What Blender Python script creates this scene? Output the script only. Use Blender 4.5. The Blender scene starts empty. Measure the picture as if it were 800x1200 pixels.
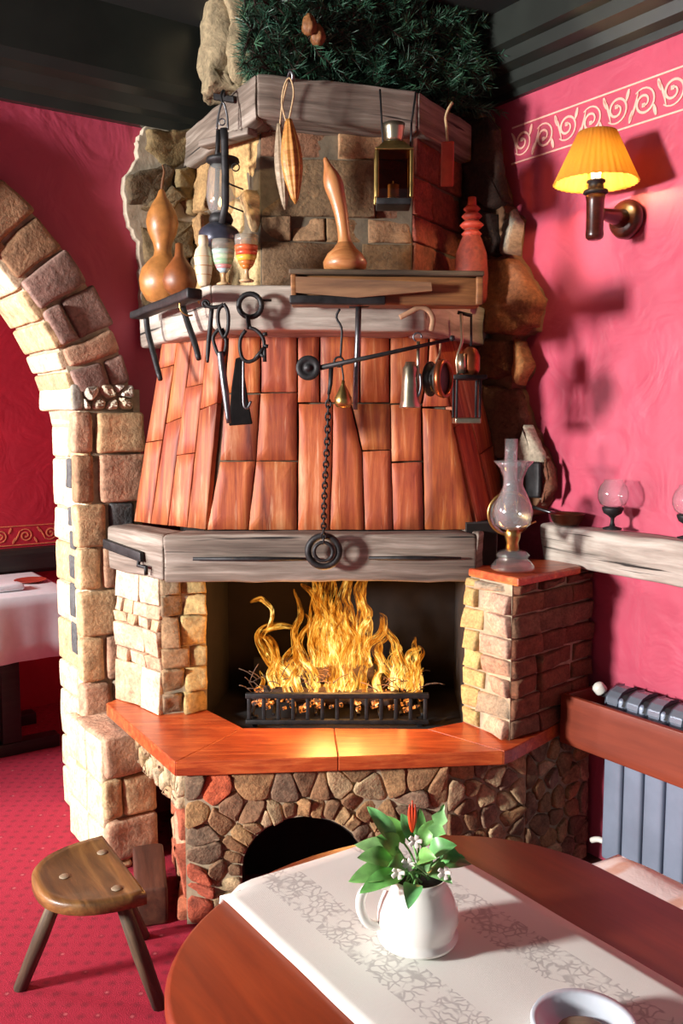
import bpy, math, random
from mathutils import Vector as V, noise as mn
random.seed(7)
R = random.uniform
SC = bpy.context.scene
COL = SC.collection
PI = math.pi
# ------------------------------------------------------------------ camera
F, PITCH, H = 1050.0, math.radians(6), 1.55
cp, sp = math.cos(PITCH), math.sin(PITCH)
cd = bpy.data.cameras.new('camera'); cam = bpy.data.objects.new('camera', cd); COL.objects.link(cam)
cam.location = (0, 0, H); cam.rotation_euler = (PI/2 - PITCH, 0, 0)
cd.sensor_fit = 'HORIZONTAL'; cd.sensor_width = 24; cd.lens = 24*F/800; cd.clip_start = .05
SC.camera = cam
def ray(px, py):
    u = (px-400)/F; v = (py-600)/F
    return V((u, cp - v*sp, -sp - v*cp))
def UY(px, py, Y):
    d = ray(px, py); t = Y/d.y; return V((d.x*t, Y, H + d.z*t))
def UZ(px, py, z):
    d = ray(px, py); t = (z-H)/d.z; return V((d.x*t, d.y*t, z))
def UP(px, py, P, n):
    d = ray(px, py); o = V((0, 0, H)); t = (V(P)-o).dot(V(n))/d.dot(V(n)); return o + d*t
def pix(Y): return Y*1.0/F            # metres in one photo pixel at distance Y
# the room: two walls meeting at the corner CN
A = math.radians(34.85)
DL = V((math.cos(A), math.sin(A), 0)); DR = V((-math.sin(A), math.cos(A), 0))
NL = V((math.sin(A), -math.cos(A), 0)); NR = V((-math.cos(A), -math.sin(A), 0))
CN = V((.1873, 4.0314, 0)); UPV = V((0, 0, 1))
def PLw(s, o, z): return CN + DL*s + NL*o + UPV*z         # left wall: s along (negative = away from the corner), o out
def PRw(s, o, z): return CN - DR*s + NR*o + UPV*z         # right wall: s along from the corner towards the camera
def WL(px, py, o=0): return UP(px, py, CN + NL*o, NL)
def WR(px, py, o=0): return UP(px, py, CN + NR*o, NR)
def sL(p): return (V(p)-CN).dot(DL)
def sR(p): return -(V(p)-CN).dot(DR)
# ------------------------------------------------------------------ mesh builder
class MB:
    def __init__(s): s.v = []; s.f = []; s.c = []; s.t = []; s.sm = []
    def add(s, vs, fs, col=(1,1,1), tcs=None, smooth=True):
        b = len(s.v)
        s.v += [V(p) for p in vs]
        s.f += [tuple(b+i for i in f) for f in fs]
        s.c += [col]*len(vs) if not isinstance(col, list) else col
        s.t += tcs if tcs else [V(p) for p in vs]
        s.sm += [smooth]*len(fs)
    def build(s, name, mat, parent=None, loc=None, bevel=0, seg=2, subsurf=0):
        o0 = V((0,0,0))
        if parent is not None:
            p = parent
            while p is not None: o0 = o0 + p.location; p = p.parent
        if loc is not None and parent is None: o0 = V(loc)
        me = bpy.data.meshes.new(name)
        me.from_pydata([tuple(p-o0) for p in s.v], [], s.f); me.update()
        a = me.attributes.new('Col', 'FLOAT_COLOR', 'POINT')
        a.data.foreach_set('color', [x for c in s.c for x in (c[0], c[1], c[2], 1)])
        t = me.attributes.new('tc', 'FLOAT_VECTOR', 'POINT')
        t.data.foreach_set('vector', [x for c in s.t for x in c])
        me.polygons.foreach_set('use_smooth', s.sm)
        me.materials.append(mat)
        o = bpy.data.objects.new(name, me); COL.objects.link(o)
        if parent is not None: o.parent = parent
        elif loc is not None: o.location = loc
        if bevel:
            m = o.modifiers.new('b', 'BEVEL'); m.width = bevel; m.segments = seg; m.limit_method = 'ANGLE'; m.angle_limit = .6
        if subsurf:
            m = o.modifiers.new('s', 'SUBSURF'); m.levels = subsurf; m.render_levels = subsurf
        return o
    # eight corners: (x0y0z0, x1y0z0, x1y1z0, x0y1z0, then the same at z1)
    def hexa(s, c8, r=.008, amp=.003, n=4, col=(1,1,1), frq=9, smooth=True):
        c8 = [V(p) for p in c8]
        hx = ((c8[1]-c8[0]).length + (c8[6]-c8[7]).length)/4
        hy = ((c8[3]-c8[0]).length + (c8[6]-c8[5]).length)/4
        hz = ((c8[4]-c8[0]).length + (c8[6]-c8[2]).length)/4
        h = (hx, hy, hz); r = min(r, hx*.9, hy*.9, hz*.9)
        def grid(hh):
            e = min(.95, r/hh)
            k = max(2, min(n, int(hh*2/.03)+1))
            return [-1, -1+e*.35] + [-1+e + (2-2*e)*i/k for i in range(k+1)] + [1-e*.35, 1]
        g = [grid(x) for x in h]
        off = V((R(-9,9), R(-9,9), R(-9,9)))
        def mp(p):
            q = [0]*3; d = [0]*3
            for i in range(3):
                w = p[i]*h[i]; q[i] = max(-(h[i]-r), min(h[i]-r, w)); d[i] = w-q[i]
            l = math.sqrt(sum(x*x for x in d))
            if l > 1e-9: q = [q[i]+d[i]/l*r for i in range(3)]
            u = [(q[i]/h[i]+1)/2 for i in range(3)]
            a = c8[0].lerp(c8[1], u[0]).lerp(c8[3].lerp(c8[2], u[0]), u[1])
            b = c8[4].lerp(c8[5], u[0]).lerp(c8[7].lerp(c8[6], u[0]), u[1])
            w = a.lerp(b, u[2])
            nz = mn.noise_vector(w*frq+off)*amp + mn.noise_vector(w*frq*3+off)*amp*.4
            return w+nz, V((q[0], q[1], q[2]))+off*.3
        idx = {}; vs = []; ts = []; fs = []
        def vid(p):
            k = (round(p[0],5), round(p[1],5), round(p[2],5))
            if k not in idx:
                idx[k] = len(vs); a, b = mp(p); vs.append(a); ts.append(b)
            return idx[k]
        for ax in range(3):
            b1, b2 = [(1,2),(2,0),(0,1)][ax]
            for sg in (-1, 1):
                for i in range(len(g[b1])-1):
                    for j in range(len(g[b2])-1):
                        q = []
                        for (x, y) in ((g[b1][i],g[b2][j]),(g[b1][i+1],g[b2][j]),(g[b1][i+1],g[b2][j+1]),(g[b1][i],g[b2][j+1])):
                            p = [0]*3; p[ax] = sg; p[b1] = x; p[b2] = y; q.append(vid(p))
                        fs.append(tuple(q if sg > 0 else q[::-1]))
        s.add(vs, fs, col, ts, smooth)
    def box(s, c, hx, hy, hz, **k):      # c centre; hx, hy, hz half-size vectors
        c, hx, hy, hz = V(c), V(hx), V(hy), V(hz)
        s.hexa([c-hx-hy-hz, c+hx-hy-hz, c+hx+hy-hz, c-hx+hy-hz, c-hx-hy+hz, c+hx-hy+hz, c+hx+hy+hz, c-hx+hy+hz], **k)
    def abox(s, x0, y0, z0, x1, y1, z1, **k):
        k.setdefault('amp', 0); k.setdefault('r', .003)
        s.box(((x0+x1)/2, (y0+y1)/2, (z0+z1)/2), ((x1-x0)/2,0,0), (0,(y1-y0)/2,0), (0,0,(z1-z0)/2), **k)
    def prism(s, poly, z0, z1, col=(1,1,1)):   # plan polygon, flat shaded
        n = len(poly); vs = [V((p[0],p[1],z0)) for p in poly] + [V((p[0],p[1],z1)) for p in poly]
        ar = sum(poly[i][0]*poly[(i+1)%n][1]-poly[(i+1)%n][0]*poly[i][1] for i in range(n))
        fs = [(i,(i+1)%n,n+(i+1)%n,n+i) for i in range(n)] + [tuple(range(n-1,-1,-1)), tuple(range(n,2*n))]
        if ar < 0: fs = [f[::-1] for f in fs]
        s.add(vs, fs, col, None, False)
    def slab(s, poly2, O, ux, uy, n, d0, d1, col=(1,1,1), smooth=False):  # polygon in plane (O,ux,uy), from depth d0 to d1 along n
        k = len(poly2); O, ux, uy, n = V(O), V(ux), V(uy), V(n)
        vs = [O+ux*p[0]+uy*p[1]+n*d0 for p in poly2] + [O+ux*p[0]+uy*p[1]+n*d1 for p in poly2]
        ar = sum(poly2[i][0]*poly2[(i+1)%k][1]-poly2[(i+1)%k][0]*poly2[i][1] for i in range(k))
        flip = (ar < 0) != (ux.cross(uy).dot(n)*(d1-d0) < 0)
        fs = [(i,(i+1)%k,k+(i+1)%k,k+i) for i in range(k)] + [tuple(range(k-1,-1,-1)), tuple(range(k,2*k))]
        if flip: fs = [f[::-1] for f in fs]
        s.add(vs, fs, col, None, smooth)
    def tube(s, pts, rad, n=8, col=(1,1,1), closed=False, flat=1.0, up=None):
        pts = [V(p) for p in pts]; m = len(pts)
        if not isinstance(rad, (list, tuple)): rad = [rad]*m
        vs = []; ts = []; fs = []; nrm = None; L = 0
        for i in range(m):
            a = pts[(i-1) % m] if closed else pts[max(0,i-1)]
            b = pts[(i+1) % m] if closed else pts[min(m-1,i+1)]
            t = (b-a).normalized() if (b-a).length > 1e-9 else V((0,0,1))
            if up is not None: nrm = (V(up) - t*V(up).dot(t))
            elif nrm is None: nrm = t.cross(V((0,0,1)) if abs(t.z) < .9 else V((1,0,0)))
            else: nrm = nrm - t*nrm.dot(t)
            if nrm.length < 1e-6: nrm = t.orthogonal()
            nrm.normalize(); bn = t.cross(nrm)
            if i: L += (pts[i]-pts[i-1]).length
            for k in range(n):
                w = 2*PI*k/n
                vs.append(pts[i] + nrm*math.cos(w)*rad[i]*flat + bn*math.sin(w)*rad[i])
                ts.append(V((L, math.cos(w)*rad[i]+pts[0].x, math.sin(w)*rad[i]+pts[0].z)))
        for i in range(m if closed else m-1):
            j = (i+1) % m
            for k in range(n):
                fs.append((i*n+k, i*n+(k+1)%n, j*n+(k+1)%n, j*n+k))
        if not closed:
            fs.append(tuple(range(n-1,-1,-1))); fs.append(tuple((m-1)*n+k for k in range(n)))
        s.add(vs, fs, col, ts)
    def lathe(s, prof, O, n=24, ax=(0,0,1), xd=None, col=(1,1,1), ripple=None, closed=False):  # prof [(r,h)]
        O = V(O); az = V(ax).normalized()
        xa = V(xd) if xd is not None else (V((1,0,0)) if abs(az.x) < .9 else V((0,1,0)))
        xa = (xa - az*xa.dot(az)).normalized(); ya = az.cross(xa)
        vs = []; fs = []; ts = []; rings = []
        for (r, h) in prof:
            if r < 1e-6:
                rings.append([len(vs)]); vs.append(O+az*h); ts.append(V((0,0,h)))
            else:
                ring = []
                for k in range(n):
                    w = 2*PI*k/n; rr = r*(1+(ripple(k,h) if ripple else 0))
                    ring.append(len(vs)); vs.append(O+az*h+(xa*math.cos(w)+ya*math.sin(w))*rr)
                    ts.append(V((math.cos(w)*r, math.sin(w)*r, h)))
                rings.append(ring)
        pairs = list(zip(rings, rings[1:])) + ([(rings[-1], rings[0])] if closed else [])
        for a, b in pairs:
            for k in range(n):
                k2 = (k+1) % n
                if len(a) == 1 and len(b) == 1: continue
                if len(a) == 1: fs.append((a[0], b[k2], b[k]))
                elif len(b) == 1: fs.append((a[k], a[k2], b[0]))
                else: fs.append((a[k], a[k2], b[k2], b[k]))
        if not closed:
            if len(rings[0]) > 1: fs.append(tuple(rings[0][::-1]))
            if len(rings[-1]) > 1: fs.append(tuple(rings[-1]))
        s.add(vs, fs, col, ts)
    def shell(s, prof, O, n=24, **k):     # open thin vessel: profile goes up the outside and down the inside
        s.lathe(prof, O, n, **k)
    def stone(s, poly, O, ux, uy, n, th=.025, rnd=.012, amp=.004, col=(1,1,1), jit=.0, chaikin=1, seg=.03, back=-.012, frq=14):
        ar = sum(poly[i][0]*poly[(i+1)%len(poly)][1]-poly[(i+1)%len(poly)][0]*poly[i][1] for i in range(len(poly)))
        P = [V((p[0],p[1],0)) for p in poly]
        if ar < 0: P.reverse()
        for _ in range(chaikin):
            Q = []
            for i in range(len(P)):
                a, b = P[i], P[(i+1)%len(P)]; f = .18
                Q += [a.lerp(b, f), a.lerp(b, 1-f)]
            P = Q
        Q = []
        for i in range(len(P)):
            a, b = P[i], P[(i+1)%len(P)]; k = max(1, round((b-a).length/seg))
            Q += [a.lerp(b, j/k) for j in range(k)]
        P = Q; m = len(P)
        if m < 3: return
        per = sum((P[(i+1)%m]-P[i]).length for i in range(m)); area = abs(ar)/2
        inr = 2*area/per
        off = V((R(-9,9), R(-9,9), R(-9,9)))
        O, ux, uy, n = V(O), V(ux), V(uy), V(n)
        if ux.cross(uy).dot(n) < 0: flip = True
        else: flip = False
        nor = []
        for i in range(m):
            e1 = (P[i]-P[i-1]).normalized(); e2 = (P[(i+1)%m]-P[i]).normalized()
            n1 = V((-e1.y, e1.x, 0)); n2 = V((-e2.y, e2.x, 0)); q = n1+n2
            q = q.normalized() if q.length > 1e-6 else n1
            nor.append(q/max(.5, q.dot(n1)))
        if jit:
            P = [p + V((mn.noise(p*25+off), mn.noise(p*25-off), 0))*jit for p in P]
        r1 = min(rnd, inr*.6)
        tilt = V((R(-1,1), R(-1,1), 0))*amp*1.5/max(.03, inr)
        cc = sum(P, V((0,0,0)))/m
        rings = [(0, back), (0, th*.45), (r1*.35, th*.82), (r1, th), (max(r1*1.3, inr*.62), th)]
        vs = []; ts = []; fs = []
        def place(p, d, f):
            w = O+ux*p.x+uy*p.y
            dd = d + f*(mn.noise(w*frq+off)*amp + mn.noise(w*frq*3.1+off)*amp*.5 + (p-cc).dot(tilt))
            return w + n*dd
        for j, (r, d) in enumerate(rings):
            for i in range(m):
                q = P[i]+nor[i]*r
                if j == 4: q = P[i].lerp(cc, .5)
                vs.append(place(q, d, 0 if j == 0 else 1)); ts.append(V((q.x, q.y, d))+off*.3)
        vs.append(place(cc, th, 1)); ts.append(V((cc.x, cc.y, th))+off*.3)
        for j in range(len(rings)-1):
            for i in range(m):
                k = (i+1) % m
                fs.append((j*m+i, j*m+k, (j+1)*m+k, (j+1)*m+i))
        b = (len(rings)-1)*m
        for i in range(m): fs.append((b+i, b+(i+1)%m, len(vs)-1))
        if flip: fs = [f[::-1] for f in fs]
        s.add(vs, fs, col, ts)
def clip(poly, px, py, nx, ny):      # keep (p-P).n <= 0
    out = []
    for i in range(len(poly)):
        a, b = poly[i], poly[(i+1)%len(poly)]
        da = (a[0]-px)*nx+(a[1]-py)*ny; db = (b[0]-px)*nx+(b[1]-py)*ny
        if da <= 0: out.append(a)
        if (da < 0 < db) or (db < 0 < da):
            t = da/(da-db); out.append((a[0]+(b[0]-a[0])*t, a[1]+(b[1]-a[1])*t))
    return out
def voronoi(sites, bound):
    cells = []
    for i, p in enumerate(sites):
        c = list(bound)
        for j, q in enumerate(sites):
            if i == j or not c: continue
            dx, dy = q[0]-p[0], q[1]-p[1]
            if dx*dx+dy*dy > .25: continue
            c = clip(c, (p[0]+q[0])/2, (p[1]+q[1])/2, dx, dy)
        cells.append(c)
    return cells
def jgrid(w, h, a, b, j=.35, x0=0, y0=0):
    out = []; nx = max(1, round(w/a)); ny = max(1, round(h/b))
    for r in range(ny):
        for c in range(nx):
            out.append((x0+(c+.5+(.25 if r % 2 else -.25))*w/nx + R(-j,j)*w/nx, y0+(r+.5)*h/ny + R(-j,j)*h/ny))
    return out
def rubble(mb, O, ux, uy, n, sites, bound, cols, skip=lambda p: False, gap=.004, **k):
    for s_, c in zip(sites, voronoi(sites, bound)):
        if skip(s_) or len(c) < 3: continue
        cx = sum(p[0] for p in c)/len(c); cy = sum(p[1] for p in c)/len(c)
        q = []
        for p in c:
            d = math.hypot(p[0]-cx, p[1]-cy); f = max(.3, 1-gap/max(d,.004)*1.3)
            q.append((cx+(p[0]-cx)*f, cy+(p[1]-cy)*f))
        col = cols(s_) if callable(cols) else random.choice(cols)
        q_ = R(.84,1.16); col = tuple(max(0, x*q_*R(.97,1.03)) for x in col)
        mb.stone(q, O, ux, uy, n, col=col, **k)
def courses(mb, O, ux, uy, n, w, rows, cols, gap=.006, **k):   # rows: [(z0, z1, [cuts as fractions])]
    for (z0, z1, cuts) in rows:
        xs = [0]+list(cuts)+[1]
        for a, b in zip(xs, xs[1:]):
            g = gap/2
            x0, x1 = a*w+g, b*w-g
            q = [(x0+R(0,g), z0+g), (x1-R(0,g), z0+g+R(0,g)), (x1-R(0,g), z1-g), (x0+R(0,g), z1-g-R(0,g))]
            c = cols((a+b)/2, (z0+z1)/2) if callable(cols) else random.choice(cols)
            q_ = R(.86,1.14); mb.stone(q, O, ux, uy, n, col=tuple(x*q_*R(.97,1.03) for x in c), **k)
def brickrows(z0, z1, h, cuts=2):
    rows = []; z = z0; i = 0
    while z < z1-.01:
        t = min(z1, z+h*R(.88,1.14))
        if z1-t < h*.4: t = z1
        c = []
        for k in range(1, cuts+1): c.append(min(.95, max(.05, (k-(.5 if i % 2 else 0)+R(-.12,.12))/(cuts+.5))))
        rows.append((z, t, sorted(c))); z = t; i += 1
    return rows
def thing(name, label, cat, loc, group=None):
    o = bpy.data.objects.new(name, None); o.empty_display_size = .05; COL.objects.link(o); o.location = V(loc)
    o['label'] = label; o['category'] = cat
    if group: o['group'] = group
    bpy.context.view_layer.update()
    return o
def tag(o, label, cat, group=None, kind=None):
    o['label'] = label; o['category'] = cat
    if group: o['group'] = group
    if kind: o['kind'] = kind
    return o
def struct(o): o['kind'] = 'structure'; return o
def arc(c, r, a0, a1, n, ux=(1,0,0), uy=(0,0,1)):
    c, ux, uy = V(c), V(ux), V(uy)
    return [c+ux*r*math.cos(a0+(a1-a0)*i/n)+uy*r*math.sin(a0+(a1-a0)*i/n) for i in range(n+1)]
def smooth(pts, k=3):
    pts = [V(p) for p in pts]; out = []
    for i in range(len(pts)-1):
        p0 = pts[max(0,i-1)]; p1 = pts[i]; p2 = pts[i+1]; p3 = pts[min(len(pts)-1,i+2)]
        for j in range(k):
            t = j/k
            out.append(.5*((2*p1)+(p2-p0)*t+(2*p0-5*p1+4*p2-p3)*t*t+(3*p1-p0-3*p2+p3)*t**3))
    out.append(pts[-1]); return out
# ------------------------------------------------------------------ materials
class NT:
    def __init__(s, name):
        s.m = bpy.data.materials.new(name); s.m.use_nodes = True; s.nt = s.m.node_tree
        s.nt.nodes.clear(); s.out = s.n('ShaderNodeOutputMaterial')
    def n(s, t, **k):
        x = s.nt.nodes.new(t)
        for a, b in k.items():
            if a.startswith('_'): setattr(x, a[1:], b)
            else: x.inputs[a.replace('__',' ')].default_value = b
        return x
    def l(s, a, b): s.nt.links.new(a, b)
    def tc(s, scale=(1,1,1)):
        a = s.n('ShaderNodeAttribute', _attribute_name='tc'); m = s.n('ShaderNodeMapping'); m.inputs['Scale'].default_value = scale
        s.l(a.outputs['Vector'], m.inputs['Vector']); return m.outputs['Vector']
    def noise(s, vec, scale, detail=6, rough=.6, dist=0):
        x = s.n('ShaderNodeTexNoise', Scale=scale, Detail=detail, Roughness=rough, Distortion=dist); s.l(vec, x.inputs['Vector']); return x.outputs['Fac']
    def ramp(s, fac, stops, interp='LINEAR'):
        r = s.n('ShaderNodeValToRGB'); r.color_ramp.interpolation = interp
        e = r.color_ramp.elements
        while len(e) < len(stops): e.new(.5)
        for i, (p, c) in enumerate(stops): e[i].position = p; e[i].color = (c[0], c[1], c[2], 1) if not isinstance(c, (int, float)) else (c, c, c, 1)
        s.l(fac, r.inputs['Fac']); return r.outputs['Color']
    def mix(s, f, a, b, t='MIX'):
        x = s.n('ShaderNodeMix', _data_type='RGBA', _blend_type=t)
        for sock, val in ((0, f), (6, a), (7, b)):
            if isinstance(val, (int, float)): x.inputs[sock].default_value = val
            elif isinstance(val, tuple): x.inputs[sock].default_value = (*val, 1)[:4]
            else: s.l(val, x.inputs[sock])
        return x.outputs[2]
    def math(s, op, a, b=0.0, c=None):
        x = s.n('ShaderNodeMath', _operation=op)
        for i, v in enumerate((a, b, c)):
            if v is None: continue
            if isinstance(v, (int, float)): x.inputs[i].default_value = v
            else: s.l(v, x.inputs[i])
        return x.outputs[0]
    def bsdf(s, col, rough=.6, metal=0, bump=None, bstr=.4, bdist=.01, **k):
        b = s.n('ShaderNodeBsdfPrincipled')
        for a, v in k.items(): b.inputs[a.replace('__',' ')].default_value = v
        for nm, v in (('Base Color', col), ('Roughness', rough), ('Metallic', metal)):
            if isinstance(v, (int, float)): b.inputs[nm].default_value = v
            elif isinstance(v, tuple): b.inputs[nm].default_value = (*v, 1)[:4]
            else: s.l(v, b.inputs[nm])
        if bump is not None:
            u = s.n('ShaderNodeBump', Strength=bstr, Distance=bdist); s.l(bump, u.inputs['Height']); s.l(u.outputs['Normal'], b.inputs['Normal'])
        return b.outputs[0]
    def done(s, sh): s.l(sh, s.out.inputs['Surface']); return s.m
def sr(r, g, b):
    f = lambda x: (x/255/12.92 if x/255 <= .04045 else ((x/255+.055)/1.055)**2.4)
    return (f(r), f(g), f(b))
def m_stone(name, lo=.55, hi=1.25, scale=16, bump=.7, rough=.9, spots=None):
    t = NT(name); v = t.tc()
    a = t.n('ShaderNodeAttribute', _attribute_name='Col')
    n1 = t.noise(v, scale, 8, .65); n2 = t.noise(v, scale*5, 4, .6)
    k = t.ramp(n1, [(.3, lo), (.7, hi)])
    c = t.mix(1, a.outputs['Color'], k, 'MULTIPLY')
    k2 = t.ramp(n2, [(.35, .72), (.6, 1.1)]); c = t.mix(1, c, k2, 'MULTIPLY')
    if spots:
        n3 = t.noise(v, 7, 3, .5); f = t.ramp(n3, [(.55, 0.0), (.72, .7)]); c = t.mix(f, c, spots)
    h = t.math('ADD', t.math('MULTIPLY', n1, 1.0), t.math('MULTIPLY', n2, .45))
    return t.done(t.bsdf(c, rough, 0, h, bump, .012))
def m_wood(name, c1, c2, c3, st=(3, 40, 40), rough=.6, bump=.35, coat=0, crack=False, sc=1.0):
    t = NT(name); v = t.tc(st)
    n1 = t.noise(v, 1.0*sc, 6, .62, .4); n2 = t.noise(t.tc((1.6,6,6)), 1.5, 4, .55)
    c = t.ramp(n1, [(.28, c1), (.5, c2), (.72, c3)])
    c = t.mix(t.ramp(n2, [(.35, 0.0), (.7, .55)]), c, c1)
    a = t.n('ShaderNodeAttribute', _attribute_name='Col'); c = t.mix(1, c, a.outputs['Color'], 'MULTIPLY')
    if crack:
        w = t.noise(t.tc((2, 60, 60)), 1.0, 3, .5, .2)
        f = t.ramp(w, [(.30, 1.0), (.36, 0.0)]); c = t.mix(f, c, tuple(x*.12 for x in c1))
    return t.done(t.bsdf(c, rough, 0, n1, bump, .006, Coat__Weight=coat, Coat__Roughness=.15))
def m_plain(name, col, rough=.5, metal=0, var=.25, scale=12, bump=.1, usecol=False, **k):
    t = NT(name); v = t.tc(); n1 = t.noise(v, scale, 5, .6)
    c = t.ramp(n1, [(.3, tuple(x*(1-var) for x in col)), (.7, tuple(min(1, x*(1+var)) for x in col))])
    if usecol:
        a = t.n('ShaderNodeAttribute', _attribute_name='Col'); c = t.mix(1, c, a.outputs['Color'], 'MULTIPLY')
    return t.done(t.bsdf(c, rough, metal, n1, bump, .004, **k))
def m_glass(name, tint=(1,1,1), refl=1.0, white_sheen=0.0):
    t = NT(name); tr = t.n('ShaderNodeBsdfTransparent', Color=(*tint, 1)); gl = t.n('ShaderNodeBsdfGlossy', Roughness=.03)
    fr = t.n('ShaderNodeFresnel', IOR=1.45); ge = t.n('ShaderNodeNewGeometry'); f = t.math('MULTIPLY', t.math('MULTIPLY', fr.outputs[0], refl), t.math('SUBTRACT', 1.0, ge.outputs['Backfacing']))
    m = t.n('ShaderNodeMixShader'); tl = t.n('ShaderNodeBsdfDiffuse', Color=(.85,.86,.84,1)); dm = t.n('ShaderNodeMixShader', Fac=white_sheen); t.l(tr.outputs[0], dm.inputs[1]); t.l(tl.outputs[0], dm.inputs[2])  # even white film in the glass stands in for bright highlights
    t.l(f, m.inputs[0]); t.l(dm.outputs[0], m.inputs[1]); t.l(gl.outputs[0], m.inputs[2])
    return t.done(m.outputs[0])
def wall_mat(name, base):
    t = NT(name); v = t.tc()
    n1 = t.noise(v, 3, 6, .55, .6); n2 = t.noise(v, 28, 4, .5); n3 = t.noise(v, 5, 2, .5, 2.5)
    c = t.ramp(n1, [(.3, tuple(x*.88 for x in base)), (.7, tuple(min(1, x*1.1) for x in base))])
    h = t.math('ADD', t.math('MULTIPLY', n3, .8), t.math('MULTIPLY', n2, .15))
    return t.done(t.bsdf(c, .55, 0, h, .35, .02))
M = {}
M['stone'] = m_stone('rough_stone')
M['base_stone'] = m_stone('rubble_stone', .45, 1.3, 22)
M['brick'] = m_stone('brick', .6, 1.2, 22, .6)
M['mortar'] = m_plain('mortar', sr(164,148,124), .95, 0, .3, 30, .8)
M['mortar_base'] = m_plain('tan_mortar', sr(160,144,118), .95, 0, .3, 30, .8)
M['mortar_dark'] = m_plain('dark_mortar', sr(96,84,68), .95, 0, .3, 30, .8)
M['soot'] = m_plain('soot', (.012,.007,.005), 1.0, 0, .5, 8, .4)
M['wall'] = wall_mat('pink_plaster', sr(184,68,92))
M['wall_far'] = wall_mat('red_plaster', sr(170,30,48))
M['weathered'] = m_wood('weathered_wood', sr(72,60,52), sr(126,112,100), sr(176,164,152), (2.2,38,38), .8, .6, 0, True)
M['beam'] = m_wood('bleached_beam', sr(120,108,98), sr(176,164,152), sr(218,208,196), (3,26,26), .85, .6, 0, True)
M['dark_trim'] = m_plain('dark_trim', (.016,.019,.016), .35, 0, .3, 4, .05)
M['ceiling'] = m_plain('dark_ceiling', (.006,.008,.007), .7, 0, .5, 3, .1)
M['table'] = m_wood('mahogany', sr(104,36,14), sr(128,48,18), sr(148,60,24), (3,26,26), .42, .05, .06)
M['board'] = m_wood('red_board', sr(104,40,20), sr(124,50,28), sr(142,62,36), (2,22,22), .5, .1, .1)
M['stool'] = m_wood('stool_wood', sr(58,38,20), sr(122,84,44), sr(164,120,66), (4,30,30), .42, .3, .2)
M['stool_leg'] = m_wood('stool_leg_wood', sr(46,36,26), sr(84,68,50), sr(122,102,76), (4,50,50), .7, .3)
M['brown_wood'] = m_wood('brown_wood', sr(84,50,26), sr(136,88,48), sr(176,124,72), (3,40,40), .6, .3)
M['black_wood'] = m_wood('black_wood', (.008,.006,.005), (.016,.012,.010), (.03,.024,.018), (3,30,30), .5, .2)
M['old_box'] = m_wood('old_box_wood', sr(52,26,16), sr(86,48,32), sr(116,70,48), (3,24,24), .6, .3)
M['gourd'] = m_plain('gourd_skin', sr(158,104,54), .38, 0, .35, 22, .12)
M['gourd_dark'] = m_plain('dark_gourd_skin', sr(120,66,30), .45, 0, .3, 22, .12)
M['carved'] = m_wood('carved_wood', sr(130,80,32), sr(190,128,60), sr(216,162,92), (3,60,60), .5, .3)
M['carved_pale'] = m_wood('pale_carved_wood', sr(106,88,68), sr(146,128,104), sr(176,158,134), (3,60,60), .6, .3)
M['ladle'] = m_wood('ladle_wood', sr(130,76,40), sr(182,120,70), sr(206,152,100), (3,40,40), .4, .1, .15)
M['red_wood'] = m_plain('red_painted_wood', sr(168,58,40), .6, 0, .25, 18, .2)
M['cord'] = m_plain('cord', sr(178,150,112), .9, 0, .2, 200, .3)
M['iron'] = m_plain('wrought_iron', (.026,.025,.026), .55, .6, .5, 30, .4)
M['steel'] = m_plain('worn_steel', (.14,.14,.15), .38, .9, .4, 30, .3)
M['brass'] = m_plain('tarnished_brass', sr(168,140,84), .3, .95, .3, 20, .15)
M['pewter'] = m_plain('pewter', sr(176,164,140), .28, .95, .25, 14, .1)
M['copper'] = m_plain('copper', sr(150,84,52), .35, .9, .3, 20, .15)
M['chrome'] = m_plain('enamel_grey', sr(120,128,140), .22, .35, .1, 8, 0)
M['radiator'] = m_plain('radiator_paint', sr(128,138,156), .4, .15, .1, 8, .02)
M['radiator_top'] = m_plain('radiator_dark', (.010,.010,.012), .7, 0, .3, 8, 0)
M['white'] = m_plain('white_glaze', sr(236,232,226), .16, 0, .03, 6, 0, Coat__Weight=.4)
M['white_plastic'] = m_plain('white_plastic', sr(220,216,206), .4, 0, .05, 8, 0)
M['cream'] = m_plain('cream_ceramic', sr(206,188,160), .4, 0, .15, 16, .1, True)
M['paint'] = m_plain('stencil_paint', sr(238,178,160), .7, 0, .12, 60, .1)
M['gold'] = m_plain('gold_stencil', sr(204,120,80), .6, 0, .2, 40, .1)
M['leather'] = m_plain('black_leather', (.006,.005,.005), .85, 0, .4, 30, .3, Specular__IOR__Level=.1)
M['strap'] = m_plain('pale_leather', sr(150,112,84), .7, 0, .3, 30, .3)
M['glass'] = m_glass('clear_glass')
M['lantern_glass'] = m_glass('smoky_glass', (.82,.74,.60), 2.0, .16)
M['lampshade_in'] = None
M['bark'] = m_plain('charred_bark', sr(46,32,24), .95, 0, .6, 26, 1.0)
M['leaf'] = m_plain('leaf_green', sr(112,168,96), .42, 0, .3, 30, .1, True)
M['needle'] = m_plain('pine_needle', (.03,.095,.055), .5, 0, .5, 20, 0, True)
M['petal'] = m_plain('white_petal', sr(232,222,214), .6, 0, .06, 20, 0)
M['flower_red'] = m_plain('red_bract', sr(206,64,24), .4, 0, .3, 30, 0)
M['floorwood'] = m_wood('floor_boards', (.03,.012,.008), (.05,.022,.014), (.075,.035,.022), (2,20,20), .5, .2)
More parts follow.
